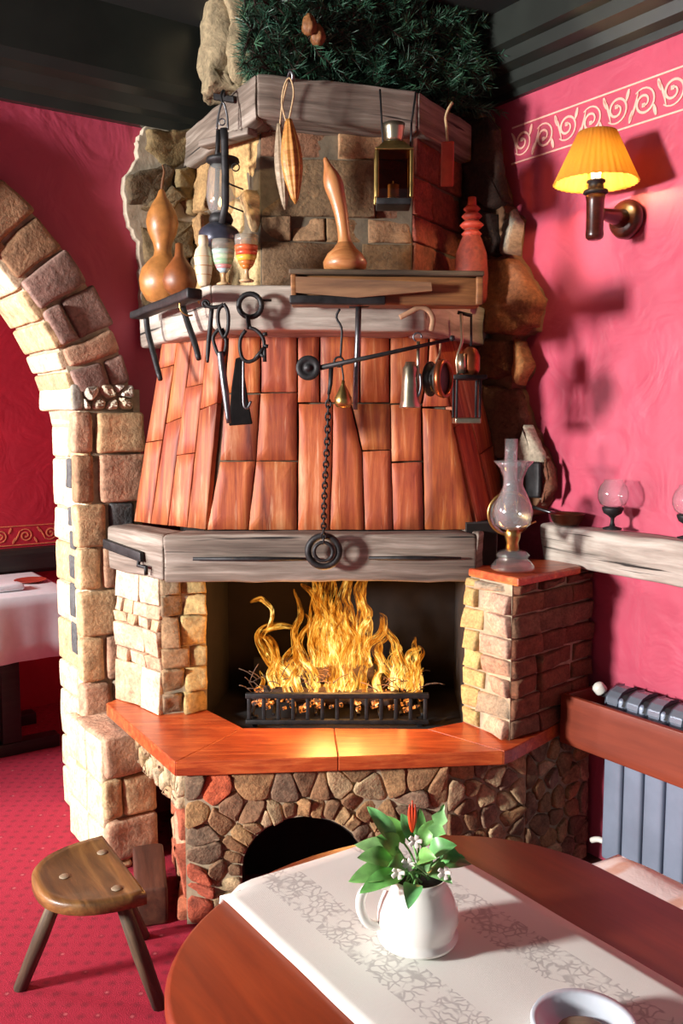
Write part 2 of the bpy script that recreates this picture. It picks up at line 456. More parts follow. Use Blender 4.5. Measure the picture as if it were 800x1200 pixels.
def terracotta():
    t = NT('terracotta_slab'); v = t.tc((26, 2.0, 26)); w = t.tc()
    n1 = t.noise(v, 1.0, 7, .65, .5); n2 = t.noise(w, 9, 5, .6); n3 = t.noise(t.tc((60, 4, 60)), 1.0, 4, .6)
    c = t.ramp(n1, [(.30, sr(96,36,22)), (.44, sr(152,72,38)), (.56, sr(182,98,50)), (.72, sr(214,150,106))])
    c = t.mix(t.ramp(n2, [(.45, 0.0), (.75, .5)]), c, sr(144,50,36))
    c = t.mix(t.ramp(n3, [(.62, 0.0), (.72, .55)]), c, sr(226,176,138))
    a = t.n('ShaderNodeAttribute', _attribute_name='Col'); c = t.mix(1, c, a.outputs['Color'], 'MULTIPLY')
    return t.done(t.bsdf(c, .62, 0, n1, .3, .006))
M['terracotta'] = terracotta()
def slabmat():
    t = NT('polished_red_stone'); v = t.tc((4, 46, 46)); n1 = t.noise(v, 1.0, 7, .7, .6); n2 = t.noise(t.tc(), 11, 5, .6)
    c = t.ramp(n1, [(.28, sr(120,40,20)), (.46, sr(172,72,34)), (.60, sr(196,96,48)), (.78, sr(216,140,92))])
    c = t.mix(t.ramp(n2, [(.45, 0.0), (.75, .5)]), c, sr(120,36,26))
    return t.done(t.bsdf(c, .38, 0, n1, .2, .004, Coat__Weight=.25, Coat__Roughness=.25))
M['hearth'] = slabmat()
def carpet():
    t = NT('crimson_carpet'); v = t.tc()
    vo = t.n('ShaderNodeTexVoronoi', Scale=22.0); vo.inputs['Randomness'].default_value = .12; t.l(v, vo.inputs['Vector'])
    d = t.ramp(vo.outputs['Distance'], [(.10, 1.0), (.34, 0.0)])
    vo2 = t.n('ShaderNodeTexVoronoi', Scale=11.0); vo2.inputs['Randomness'].default_value = .12; t.l(v, vo2.inputs['Vector'])
    d2 = t.ramp(vo2.outputs['Distance'], [(.04, 1.0), (.08, 0.0)])
    n = t.noise(v, 300, 3, .6)
    c = t.mix(d, sr(168,18,50), sr(136,10,38)); c = t.mix(t.math('MULTIPLY', d2, .6), c, sr(214,110,112))
    c = t.mix(t.ramp(n, [(.3, .45), (.7, 0.0)]), c, sr(90,4,22))
    return t.done(t.bsdf(c, .95, 0, n, .6, .006))
M['carpet'] = carpet()
def runner():
    t = NT('embroidered_linen'); v = t.tc()
    a = t.n('ShaderNodeSeparateXYZ'); t.l(v, a.inputs[0])
    x, y = a.outputs[0], a.outputs[1]        # x across, y along
    band = t.math('MAXIMUM', t.math('LESS_THAN', t.math('ABSOLUTE', t.math('SUBTRACT', x, .115)), .038),
                  t.math('LESS_THAN', t.math('ABSOLUTE', t.math('SUBTRACT', x, .315)), .038))
    vo = t.n('ShaderNodeTexVoronoi', _feature='DISTANCE_TO_EDGE', Scale=75.0); 
    nz = t.n('ShaderNodeTexNoise', Scale=30.0, Detail=2.0); t.l(v, nz.inputs['Vector'])
    vv = t.n('ShaderNodeVectorMath', _operation='MULTIPLY_ADD'); t.l(nz.outputs['Color'], vv.inputs[0]); vv.inputs[1].default_value = (.03,.03,0); t.l(v, vv.inputs[2])
    t.l(vv.outputs[0], vo.inputs['Vector'])
    ln = t.ramp(vo.outputs['Distance'], [(.04, 1.0), (.16, 0.0)])
    gate = t.ramp(t.noise(v, 34, 2, .5), [(.38, 0.0), (.50, 1.0)])
    f = t.math('MULTIPLY', t.math('MULTIPLY', ln, band), gate)
    c = t.mix(t.math('MULTIPLY', f, .45), sr(230,232,224), sr(120,116,116))
    w = t.n('ShaderNodeTexWave', Scale=160.0); t.l(v, w.inputs['Vector'])
    return t.done(t.bsdf(c, .9, 0, t.math('ADD', w.outputs['Fac'], t.noise(v, 14, 3, .5)), .25, .003))
M['runner'] = runner()
def stripes():
    t = NT('striped_pad'); v = t.tc(); a = t.n('ShaderNodeSeparateXYZ'); t.l(v, a.inputs[0])
    w = t.math('FRACT', t.math('MULTIPLY', a.outputs[0], 5.5)); n = t.noise(v, 9, 4, .6)
    f = t.math('MULTIPLY', t.ramp(w, [(.30, 0.0), (.38, 1.0), (.5, 1.0), (.56, 0.0)]), t.ramp(n, [(.35, .1), (.6, .8)]))
    c = t.mix(f, sr(236,232,228), sr(216,168,140))
    return t.done(t.bsdf(c, .9, 0, t.noise(v, 40, 4, .6), .3, .005))
M['pad'] = stripes()
def flame():
    t = NT('flame'); a = t.n('ShaderNodeAttribute', _attribute_name='Col'); s = t.n('ShaderNodeSeparateColor'); t.l(a.outputs['Color'], s.inputs[0])
    h = s.outputs[0]           # 0 at the root of a tongue, 1 at its tip
    n = t.noise(t.tc((9, 42, 42)), 1.0, 4, .6, 1.2); n2 = t.noise(t.tc((14, 90, 90)), 1.0, 3, .6, 1.5)
    k = t.math('ADD', t.math('MULTIPLY', h, .32), t.math('MULTIPLY', t.math('SUBTRACT', n, .5), 2.3)); k = t.math('ADD', k, .38)
    c = t.ramp(k, [(.12, (1,.74,.26)), (.34, (1,.50,.07)), (.60, (.98,.27,.014)), (.95, (.55,.06,.002))])
    st = t.ramp(k, [(.1, 1.5), (.34, .75), (.62, .36), (.95, .10)])
    em = t.n('ShaderNodeEmission'); t.l(c, em.inputs['Color']); t.l(t.math('MULTIPLY', st, 2.3), em.inputs['Strength'])
    tr = t.n('ShaderNodeBsdfTransparent'); mx = t.n('ShaderNodeMixShader')
    al = t.math('MULTIPLY', t.ramp(n2, [(.42, .0), (.60, .92)]), t.ramp(h, [(.0, .95), (.6, .8), (1.0, .25)]))
    t.l(al, mx.inputs[0]); t.l(tr.outputs[0], mx.inputs[1]); t.l(em.outputs[0], mx.inputs[2])
    return t.done(mx.outputs[0])
M['flame'] = flame()
def ember():
    t = NT('ember'); n = t.noise(t.tc(), 60, 4, .6)
    c = t.ramp(n, [(.4, (.02,.01,.008)), (.6, (1,.25,.03)), (.75, (1,.7,.35))]); st = t.ramp(n, [(.45, 0.0), (.7, 1.0)])
    em = t.n('ShaderNodeEmission'); t.l(c, em.inputs['Color']); t.l(t.math('MULTIPLY', st, 3.0), em.inputs['Strength'])
    ad = t.n('ShaderNodeAddShader'); t.l(em.outputs[0], ad.inputs[0]); t.l(t.bsdf((.03,.02,.018), .9), ad.inputs[1])
    return t.done(ad.outputs[0])
M['ember'] = ember()
def shade():
    t = NT('pleated_shade_cloth'); d = t.n('ShaderNodeBsdfDiffuse', Color=(*sr(244,190,92),1)); tr = t.n('ShaderNodeBsdfTranslucent', Color=(1.0,.72,.22,1))
    m = t.n('ShaderNodeMixShader', Fac=.74); t.l(d.outputs[0], m.inputs[1]); t.l(tr.outputs[0], m.inputs[2]); return t.done(m.outputs[0])
M['shade'] = shade()
def emit(name, c, s):
    t = NT(name); e = t.n('ShaderNodeEmission', Color=(*c,1), Strength=s); return t.done(e.outputs[0])
M['bulb'] = emit('bulb_glow', (1,.85,.6), 14)
M['flame_dot'] = emit('ember_glow', (1,.7,.35), 4)

M['wicker'] = m_plain('red_wicker', sr(128,48,32), .7, 0, .35, 60, .4)
M['lamp_glass'] = m_glass('lamp_glass', (.99,.99,1), 2.2, .045)
M['kindling'] = m_plain('kindling_twig', sr(84,60,44), .8, 0, .5, 40, .2)
M['pan'] = m_plain('dull_copper', sr(96,58,38), .4, .7, .3, 20, .2)
M['sconce_wood'] = m_wood('dark_polished_wood', sr(40,14,8), sr(66,24,14), sr(92,38,22), (4,40,40), .28, .05, .4)
M['dish'] = m_plain('blue_white_glaze', sr(206,214,224), .18, 0, .05, 8, 0, Coat__Weight=.4)
M['cloth'] = m_plain('white_cloth', sr(226,226,228), .9, 0, .04, 30, .15)
M['amber'] = m_glass('amber_glass', (.62,.42,.24))
M['iron_blue'] = m_plain('blue_black_enamel', (.05,.052,.075), .3, .4, .35, 20, .2)
zy0 = lambda y: 1.579-(y-480)*.003107
M['old_plank'] = m_wood('old_plank', sr(84,58,40), sr(128,92,62), sr(158,120,84), (3,30,30), .7, .3)
# ================================================================== THE SETTING
CEIL = 2.95
mb = MB(); mb.prism([(-5.5,-2.5),(3.2,-2.5),(3.2,7.5),(-5.5,7.5)], -.1, 0); struct(mb.build('floor', M['carpet']))
mb = MB(); mb.prism([(-5.5,-1.2),(3.2,-1.2),(3.2,7.5),(-5.5,7.5)], CEIL, CEIL+.1); struct(mb.build('ceiling', M['ceiling']))
mb = MB()
wp = [PRw(.35,.0,0), PRw(2.6,0,0), PRw(2.6,.42,0), PRw(.35,.42,0)]
mb.prism([(p.x,p.y) for p in wp], .0, .012); struct(mb.build('floor_boards', M['floorwood']))
AS, AZ, RI, RO = -2.35, 1.39, .965, 1.19       # arch: centre along the wall, spring height, inner and outer radius
ro = RI+.03
nar = [(AS+ro*math.cos(PI*i/28), AZ+ro*math.sin(PI*i/28)) for i in range(29)]
wl = [(0,0),(0,3),(-5.2,3),(-5.2,0),(nar[-1][0],0)] + nar[::-1] + [(nar[0][0],0)]
mb = MB(); mb.slab(wl, CN, DL, UPV, NL, -.28, 0); struct(mb.build('wall_left', M['wall']))
mb = MB(); mb.slab([(-2.4,0),(3.9,0),(3.9,3),(-2.4,3)], CN, -DR, UPV, NR, -.2, 0); struct(mb.build('wall_right', M['wall']))
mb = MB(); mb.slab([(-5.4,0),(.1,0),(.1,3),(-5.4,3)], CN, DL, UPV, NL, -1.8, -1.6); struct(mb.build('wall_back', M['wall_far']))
def extr(mb, prof, P, s0, s1):      # moulding: profile [(o,z)] swept along the wall
    a = [P(s0,o,z) for o,z in prof]; b = [P(s1,o,z) for o,z in prof]; n = len(prof)
    fs = [(i,(i+1)%n,n+(i+1)%n,n+i) for i in range(n)] + [tuple(range(n)), tuple(range(2*n-1,n-1,-1))]
    L = abs(s1-s0)
    mb.add(a+b, fs, (1,1,1), [V((0,o,z)) for o,z in prof]+[V((L,o,z)) for o,z in prof], False)
mb = MB(); extr(mb, [(0,2.60),(.03,2.60),(.035,2.635),(.06,2.65),(.075,2.685),(.11,2.70),(.118,2.735),(.122,CEIL),(0,CEIL)], PLw, -5.2, -.1)
struct(mb.build('trim_1', M['dark_trim']))
mb = MB(); extr(mb, [(0,2.70),(.022,2.70),(.026,2.725),(.05,2.74),(.06,2.775),(.10,2.79),(.108,2.83),(.14,2.84),(.144,CEIL),(0,CEIL)], PRw, .1, 3.9)
struct(mb.build('trim_2', M['dark_trim']))
# painted scroll frieze
def ribbon(mb, pts, w, P, th=.0025, o0=.001):
    n = len(pts); w = w if isinstance(w, list) else [w]*n; L = []; Rr = []
    for i in range(n):
        a = pts[max(0,i-1)]; b = pts[min(n-1,i+1)]; dx, dz = b[0]-a[0], b[1]-a[1]; l = math.hypot(dx,dz) or 1
        nx, nz = -dz/l*w[i]/2, dx/l*w[i]/2
        L.append((pts[i][0]+nx, pts[i][1]+nz)); Rr.append((pts[i][0]-nx, pts[i][1]-nz))
    vs = [P(*p, o0+th) for p in L]+[P(*p, o0+th) for p in Rr]+[P(*p, 0) for p in L]+[P(*p, 0) for p in Rr]
    vs = [P(p[0], o0+th, p[1]) for p in L]+[P(p[0], o0+th, p[1]) for p in Rr]+[P(p[0], 0, p[1]) for p in L]+[P(p[0], 0, p[1]) for p in Rr]
    fs = []
    for i in range(n-1):
        fs += [(i,i+1,n+i+1,n+i), (2*n+i,i,n*0+i,2*n+i)][:1]
        fs += [(2*n+i,2*n+i+1,i+1,i), (n+i,n+i+1,3*n+i+1,3*n+i)]
    mb.add(vs, fs, (1,1,1), None, False)
def frieze(mb, P, s0, s1, z0, z1, unit):
    h = z1-z0; zm = (z0+z1)/2
    ribbon(mb, [(s0,z0),(s1,z0)], h*.045, P); ribbon(mb, [(s0,z1),(s1,z1)], h*.045, P)
    k = 0; s = s0
    while s < s1-unit*.3:
        g = 1 if k % 2 == 0 else -1; cx = s+unit*.5
        pts = []; ws = []
        for i in range(34):                     # spiral volute
            t = i/33; a = g*(-PI*.75 + t*PI*3.3); r = h*.36*(1-t*.80)
            pts.append((cx + r*math.cos(a), zm + g*h*.02 + r*math.sin(a))); ws.append(h*(.034+.03*math.sin(PI*t)))
        ribbon(mb, pts, ws, P)
        e = pts[-1]; ribbon(mb, [(e[0]-h*.05,e[1]),(e[0]+h*.05,e[1])], h*.10, P)
        st = [(cx-unit*.52 + unit*.30*t, zm + g*h*(.36-.62*t+.1*math.sin(PI*t))) for t in [i/8 for i in range(9)]]
        ribbon(mb, st, [h*.025+h*.045*math.sin(PI*i/8) for i in range(9)], P)
        for q in (-1, 1):                       # filler leaves
            bx = cx+unit*.46; lf = [(bx+q*unit*.02+unit*.10*t*q, zm - g*q*h*(.42-.30*t)) for t in [i/6 for i in range(7)]]
            ribbon(mb, lf, [h*.10*math.sin(PI*(.15+.8*i/6)) for i in range(7)], P)
        s += unit; k += 1
sf = sR(WR(600,170))
mb = MB(); frieze(mb, PRw, sf, sf+2.6, 2.475, 2.602, .104); struct(mb.build('trim_4', M['paint']))
PB = lambda s, o, z: PLw(s, -1.6+o, z)
mb = MB(); frieze(mb, PB, -4.2, -.4, .885, .985, .13); struct(mb.build('trim_5', M['gold']))
mb = MB(); extr(mb, [(0,.74),(.05,.74),(.06,.76),(.06,.84),(.04,.865),(0,.87)], PB, -4.6, .0); struct(mb.build('trim_6', M['black_wood']))
# ================================================================== STONE ARCH
arch = thing('stone_arch', 'sandstone archway on a tall squared pillar opening to the room behind', 'archway', PLw(-1.27,.05,0))
purple = sr(146,114,102); brown = sr(158,120,88); tan = sr(198,164,122); pale = sr(220,196,162); rose = sr(182,142,114); grey = sr(150,134,112)
core = MB(); 
mort = M['mortar']
def ring(mb, r0, r1, o0, o1, angs, cols, radial=None, gap=.005, **k):
    for i,(a0,a1) in enumerate(zip(angs, angs[1:])):
        parts = radial.get(i, [(r0,r1)]) if radial else [(r0,r1)]
        for q,(ra,rb) in enumerate(parts):
            g0 = a0+gap/ra; g1 = a1-gap/ra; rb2 = rb+R(-.012,.012) if rb == r1 else rb
            f = lambda r,a,o: PLw(AS+r*math.cos(a), o, AZ+r*math.sin(a))
            oo = o1+R(-.012,.012)
            c8 = [f(ra,g0,o0),f(rb2,g0,o0),f(rb2,g0,oo),f(ra,g0,oo),f(ra,g1,o0),f(rb2,g1,o0),f(rb2,g1,oo),f(ra,g1,oo)]
            c = cols[i % len(cols)]; mb.hexa(c8, col=(lambda q_: tuple(x*q_ for x in c))(R(.86,1.12)), **k)
angs = [.245,.34,.42,.56,.68,.80,.93,1.07,1.2,1.36,1.5,1.66,1.82,1.97,2.13,2.28,2.44,2.6,2.76,2.95,PI]
mb = MB(); ring(mb, RI+.02, RO, .0, .07, angs, [purple, rose, purple, purple, brown, brown, rose, brown, tan], {0:[(RI+.02,1.10),(1.11,RO)], 2:[(RI+.02,1.05),(1.06,RO)]}, r=.014, amp=.007, n=5)
mb.build('arch_ring', M['stone'], arch)
sang = [.265,.34,.42,.53,.65,.78,.9,1.05,1.2,1.35,1.5,1.66,1.8,2,2.15,2.3,2.5,2.7,2.9,PI]
mb = MB(); ring(mb, RI-.005, RI+.055, -.32, .055, sang, [tan, pale, tan, tan, pale, brown], r=.01, amp=.004, n=5)
mb.build('arch_soffit', M['stone'], arch)
mb = MB()
def rb(r, a, o): return PLw(AS+r*math.cos(a), o, AZ+r*math.sin(a))
for i in range(24):
    a0, a1 = PI*i/24, PI*(i+1)/24
    c8 = [rb(RI+.012,a0,-.31),rb(RO-.012,a0,-.31),rb(RO-.012,a0,.045),rb(RI+.012,a0,.045),rb(RI+.012,a1,-.31),rb(RO-.012,a1,-.31),rb(RO-.012,a1,.045),rb(RI+.012,a1,.045)]
    mb.hexa(c8, r=.002, amp=0, n=1)
def bx(mb, s0, s1, o0, o1, z0, z1, **k):
    mb.hexa([PLw(s0,o0,z0),PLw(s1,o0,z0),PLw(s1,o1,z0),PLw(s0,o1,z0),PLw(s0,o0,z1),PLw(s1,o0,z1),PLw(s1,o1,z1),PLw(s0,o1,z1)], **k)
bx(mb, -1.372,-1.165,-.31,.045,0,zy0(456), r=.004, amp=.0, n=1)
bx(mb, -1.435,-1.29,-.03,.33,0,.45, r=.004, amp=0, n=1)
mb.build('mortar', mort, arch)
pil = MB()
zy = lambda y: 1.579-(y-480)*.003107
sx = lambda x: -1.378+(x-105)*.00345
rows = [(482,531,[(93,113,rose),(117,168,tan)]),(531,588,[(93,113,brown),(119,170,rose)]),(588,640,[(92,124,tan),(128,156,(.10,.10,.10))]),
        (640,690,[(94,118,tan),(120,137,rose),(139,165,grey)]),(690,746,[(94,137,tan),(139,166,rose)]),(746,800,[(94,119,tan),(121,137,rose),(140,166,grey)]),
        (800,856,[(94,124,rose),(127,166,grey)]),(856,940,[(94,166,rose)])]
for y0,y1,bl in rows:
    for x0,x1,c in bl:
        bx(pil, sx(x0)+.002, sx(x1)-.002, .0, .072+R(-.008,.008), zy(y1)+.004, zy(y0)-.004, r=.013, amp=.005, n=5, col=(lambda w_: tuple(q*w_ for q in c))(R(.88,1.1)))
# jamb stones, pale, with small dark blocks standing in for gaps between
z = 0.0; i = 0
JT = 1.575
while z < JT:
    h = [.16,.13,.19,.12,.17,.15][i % 6]; z1 = min(JT, z+h)
    o = -.315; k = 0
    cut = [-.315, R(-.12,-.02), .05] if i % 2 else [-.315, .05]
    for a, b in zip(cut, cut[1:]):
        bx(pil, -1.385, -1.352, a+.002, b-.002, z+.003, z1-.003, r=.012, amp=.004, n=4, col=(lambda w_, c_: tuple(q*w_ for q in c_))(R(.92,1.06), random.choice([pale, pale, tan])))
    z = z1; i += 1
for o,z0,z1 in [(-.10,1.44-.15,1.55-.15),(-.09,1.15,1.22),(-.08,1.06,1.13),(-.09,.95,1.04),(-.10,.80,.93),(-.09,.66,.78)]:
    bx(pil, -1.390,-1.36, o-.045, o+.02, z0, z1, r=.008, amp=.004, n=3, col=(.09,.09,.09))
pil.build('pillar', M['stone'], arch)
cap = MB()
rubble(cap, PLw(sx(103),.04,zy(482)+.004), DL, UPV, NL, jgrid(.19,.095,.05,.045), [(0,0),(.195,0),(.195,.095),(0,.095)], [sr(214,200,176), sr(196,176,150), sr(226,214,196)], th=.035, rnd=.016, amp=.006, chaikin=2)
bx(cap, sx(92), sx(103), 0, .065, zy(482)+.004, zy(482)+.095, r=.01, amp=.004, col=sr(150,142,130))
bx(cap, -1.388, sx(91), -.315, .062, zy(482)+.004, zy(482)+.085, r=.012, amp=.005, n=5, col=pale)
cap.build('pillar_cap', M['stone'], arch)
pl = MB()
for z0,z1,bl in [(.33,.475,[(-1.445,-1.287,rose)]),(.185,.325,[(-1.445,-1.385,tan),(-1.38,-1.262,tan)]),(.035,.18,[(-1.445,-1.262,rose)]),(0,.032,[(-1.43,-1.36,tan),(-1.355,-1.28,tan)])]:
    for s0,s1,c in bl: bx(pl, s0,s1,.05,.36+R(-.01,.01),z0,z1-.003,r=.014,amp=.007,n=6,col=c)
for z0,z1 in [(0,.15),(.155,.30),(.305,.46)]:
    bx(pl, -1.452,-1.41,-.035,.17,z0,z1,r=.012,amp=.004,n=5,col=pale)
    bx(pl, -1.452,-1.41,.174,.335,z0,z1,r=.012,amp=.004,n=5,col=pale)
pl.build('plinth', M['stone'], arch)
# ================================================================== FIREPLACE
fp = thing('fireplace', 'corner fireplace of rubble stone with a red slab hood above its burning hearth', 'fireplace', (-.05,2.95,0))
FL = V((-.475,2.61,0)); FR = V((.33,2.69,0)); FM = V((.60,2.82,0)); FW = V((.865,3.03,0)); LB = V((-.585,3.04,0)); LU = V((-.80,3.17,0))
fx = (FR-FL).normalized(); fn = V((fx.y,-fx.x,0)); W = (FR-FL).length
ZT = .485
oc, ow, oh, osp = .36, .19, .33, .17        # ash hole
arc_pts = [(oc+ow*math.cos(PI*i/14), osp+(oh-osp)*math.sin(PI*i/14)) for i in range(15)]
pan = [(0,0),(oc-ow,0)]+arc_pts[::-1]+[(oc+ow,0),(W,0),(W,ZT),(0,ZT)]
mb = MB(); mb.slab(pan, FL, fx, UPV, fn, -.3, 0)
b1 = FL-fn*.3; b2 = FR-fn*.3
mb.prism([(b1.x,b1.y),(b2.x,b2.y),(.60,3.10),(-.5,3.10)], 0, ZT)
mb.prism([(FL.x+.004,FL.y+.01),(FL.x+.02,FL.y+.3),(-.5,3.1),(LB.x,LB.y)], 0, .37)
mb.prism([(FL.x+.004,FL.y+.01),(FL.x+.02,FL.y+.3),(-.5,3.1),(LB.x,LB.y),(LU.x,LU.y)], .36, ZT-.002)
mb.prism([(FR.x,FR.y),(FM.x,FM.y),(FW.x,FW.y),(.62,3.15),(b2.x,b2.y)], 0, ZT)
base = mb.build('base', M['mortar_base'], fp)
mb = MB()
mb.slab([(oc-ow-.02,0),(oc+ow+.02,0),(oc+ow+.02,oh+.02),(oc-ow-.02,oh+.02)], FL, fx, UPV, fn, -.299, -.285)
lin = [(oc-ow,0)]+arc_pts[::-1]+[(oc+ow,0)]
for (p_,q_) in zip(lin, lin[1:]):
    def sh(p, k): return (oc+(p[0]-oc)*k, p[1]*k)
    mb.slab([sh(p_,.996), sh(q_,.996), sh(q_,.975), sh(p_,.975)], FL, fx, UPV, fn, -.285, -.012)
mb.build('ash_hole', M['soot'], base)  # black lining added to make the inside of the hole dark
st = MB(); rc = [sr(158,118,82), sr(134,100,72), sr(172,138,98), sr(126,100,78), sr(166,126,84), sr(146,116,94), sr(184,156,118)]
sites = [p for p in jgrid(W, ZT, .098, .070, .48)]
outl = [];
for i in range(17):
    a = PI*i/16; cx, cz = math.cos(a), math.sin(a)
    p = (oc+ow*cx, osp+(oh-osp)*cz); l = math.hypot(cx/ow, cz/(oh-osp)); nx, nz = cx/ow/l, cz/(oh-osp)/l
    outl.append((p,(nx,nz)))
for zz in (.02,.075,.125): outl += [((oc-ow,zz),(-1,0)), ((oc+ow,zz),(1,0))]
inside = lambda p, m=0: abs(p[0]-oc) < ow+m and (p[1] < osp or ((p[0]-oc)/(ow+m))**2+((p[1]-osp)/(oh-osp+m))**2 < 1)
sites = [p for p in sites if not inside(p, .05)]
for (p,n_) in outl[::1]:
    sites.append((p[0]+n_[0]*.024, p[1]+n_[1]*.024)); sites.append((p[0]-n_[0]*.024, p[1]-n_[1]*.024))
def bcol(p):
    if math.hypot(p[0]-.065, p[1]-.43) < .05: return sr(196,92,58)
    if p[0] < .06 and p[1] < .16: return sr(176,86,58)
    return random.choice(rc)
rubble(st, FL+fn*.004, fx, UPV, fn, sites, [(0,0),(W,0),(W,ZT),(0,ZT)], bcol, skip=lambda p: inside(p), th=.008, rnd=.005, amp=.008, chaikin=1, jit=.003, gap=.002)
def face(mb, a, b, z0, z1, sx_, sz_, cols, **k):
    u = (b-a).normalized(); n = V((u.y,-u.x,0)); w = (b-a).length
    rubble(mb, a+n*.003+UPV*z0, u, UPV, n, jgrid(w, z1-z0, sx_, sz_), [(0,0),(w,0),(w,z1-z0),(0,z1-z0)], cols, **k)
face(st, FR, FM, 0, ZT, .08, .06, rc, th=.008, rnd=.006, amp=.005, jit=.002)
face(st, FM, FW, 0, ZT, .08, .06, rc, th=.008, rnd=.006, amp=.005, jit=.002)
face(st, LB, FL, 0, .36, .13, .085, [sr(176,92,64), sr(196,150,116), sr(166,120,88), sr(186,104,72)], th=.014, rnd=.01, amp=.005)
face(st, LU, FL, .362, ZT, .06, .05, [sr(196,170,132), sr(176,144,106), sr(206,182,146)], th=.016, rnd=.012, amp=.005)
st.build('base_stonework', M['base_stone'], base)
# hearth slabs
i1 = (-.47,3.056); i2 = (-.325,2.873); i3 = (.281,2.865); i4 = (.406,2.931)
oL, oFL, oFR, oR = (-.845,3.13), (-.496,2.577), (.499,2.667), (.53,2.688)
mid = (-.01,2.619); imid = (-.025,2.87)
mb = MB(); g = .0007
mb.prism([oL, oFL, (i2[0]-g,i2[1]), i1, (-.5,3.14), (-.80,3.22)], ZT, .53)
mb.prism([(oFL[0]+g,oFL[1]), (mid[0]-g,mid[1]), (imid[0]-g,imid[1]), (i2[0]+g,i2[1])], ZT, .53)
mb.prism([(mid[0]+g,mid[1]), (oFR[0]-g,oFR[1]), (i3[0]-g,i3[1]), (imid[0]+g,imid[1])], ZT, .53)
mb.prism([(oFR[0]+g,oFR[1]), oR, (.80,3.00), (.52,3.10), i4, (i3[0]+g,i3[1])], ZT, .53)
mb.build('hearth_slab', M['hearth'], fp, bevel=.003)
# firebox
mb = MB()
mb.prism([(-.50,3.05),(-.325,2.88),(.281,2.872),(.44,2.92),(.46,3.44),(-.5,3.44)], ZT-.1, ZT+.01)
mb.prism([(-.62,3.42),(.6,3.42),(.6,3.5),(-.62,3.5)], ZT-.1, 1.25)
mb.prism([(-.475,3.07),(-.44,3.42),(-.6,3.42),(-.55,3.1)], ZT, 1.2)
mb.prism([(.415,2.95),(.44,3.42),(.6,3.42),(.52,2.98)], ZT, 1.2)
mb.prism([(-.44,3.04),(.42,3.04),(.58,3.3),(.5,3.5),(-.6,3.5),(-.62,3.3)], 1.165, 1.25)
mb.build('firebox', M['soot'], fp)
# piers
def pier(poly, z0, z1):
    m_ = MB(); m_.prism(poly, z0, z1); return m_.build('pier', M['mortar'], fp)
Lc = V((-.618,3.001,0)); I1 = V((-.47,3.056,0)); Le = V((-.818,3.195,0)); 
pA = pier([(-.612,3.008),(-.475,3.058),(-.47,3.2),(-.62,3.34),(-.80,3.2)], .53, 1.02)
m_ = MB(); u = (I1-Lc).normalized(); n_ = V((u.y,-u.x,0)); w_ = (I1-Lc).length
yel = sr(186,158,104); gb = sr(136,112,84); pk = sr(206,168,138)
courses(m_, Lc+UPV*.53, u, UPV, n_, w_, [(0,.075,[.45]),(.075,.16,[.5]),(.16,.235,[.62]),(.235,.345,[.42]),(.345,.42,[.5]),(.42,.49,[.45])], lambda x,z: (yel if x > .5 else random.choice([gb, sr(150,118,84)])), th=.014, rnd=.007, amp=.010, jit=.003, chaikin=0, gap=.003)
u = (Lc-Le).normalized(); n_ = V((u.y,-u.x,0)); w_ = (Lc-Le).length
courses(m_, Le+UPV*.53, u, UPV, n_, w_, [(0,.15,[.55]),(.15,.20,[.3,.7]),(.20,.29,[.62]),(.29,.33,[.25,.5,.8]),(.33,.38,[.2,.45,.75]),(.38,.49,[.6])], [pk, sr(206,166,130), sr(196,158,126), sr(222,196,166)], th=.006, rnd=.003, amp=.005, jit=.002, chaikin=0, gap=.003)
m_.build('pier_stonework', M['stone'], pA)
Rc = V((.534,2.755,0)); I4 = V((.41,2.931,0)); Rw = V((.858,3.045,0))
pB = pier([(.412,2.934),(.5335,2.758),(.855,3.044),(.80,3.13),(.52,3.15)], .53, 1.03)
m_ = MB(); u = (Rc-I4).normalized(); n_ = V((u.y,-u.x,0)); w_ = (Rc-I4).length
rr = brickrows(0,.50,.068,1)
courses(m_, I4+UPV*.53, u, UPV, n_, w_, [(a,b,[R(.3,.5)]) for a,b,c in rr], lambda x,z: (yel if x < .35 else random.choice([sr(190,156,132), sr(178,140,116), sr(172,150,126)])), th=.012, rnd=.006, amp=.008, jit=.003, chaikin=0)
u = (Rw-Rc).normalized(); n_ = V((u.y,-u.x,0)); w_ = (Rw-Rc).length
courses(m_, Rc+UPV*.53, u, UPV, n_, w_, [(a,b,[R(.25,.42),R(.62,.78)]) for a,b,c in rr], [sr(122,78,54), sr(134,88,62), sr(112,70,50), sr(128,96,72)], th=.014, rnd=.006, amp=.005, jit=.003, chaikin=0, gap=.006)
m_.build('pier_brickwork', M['brick'], pB)
mb = MB(); mb.prism([(.385,2.965),(.545,2.722),(.80,2.955),(.79,3.07),(.5,3.16)], 1.031, 1.058)
mb.build('pier_cap', M['hearth'], fp, bevel=.006)
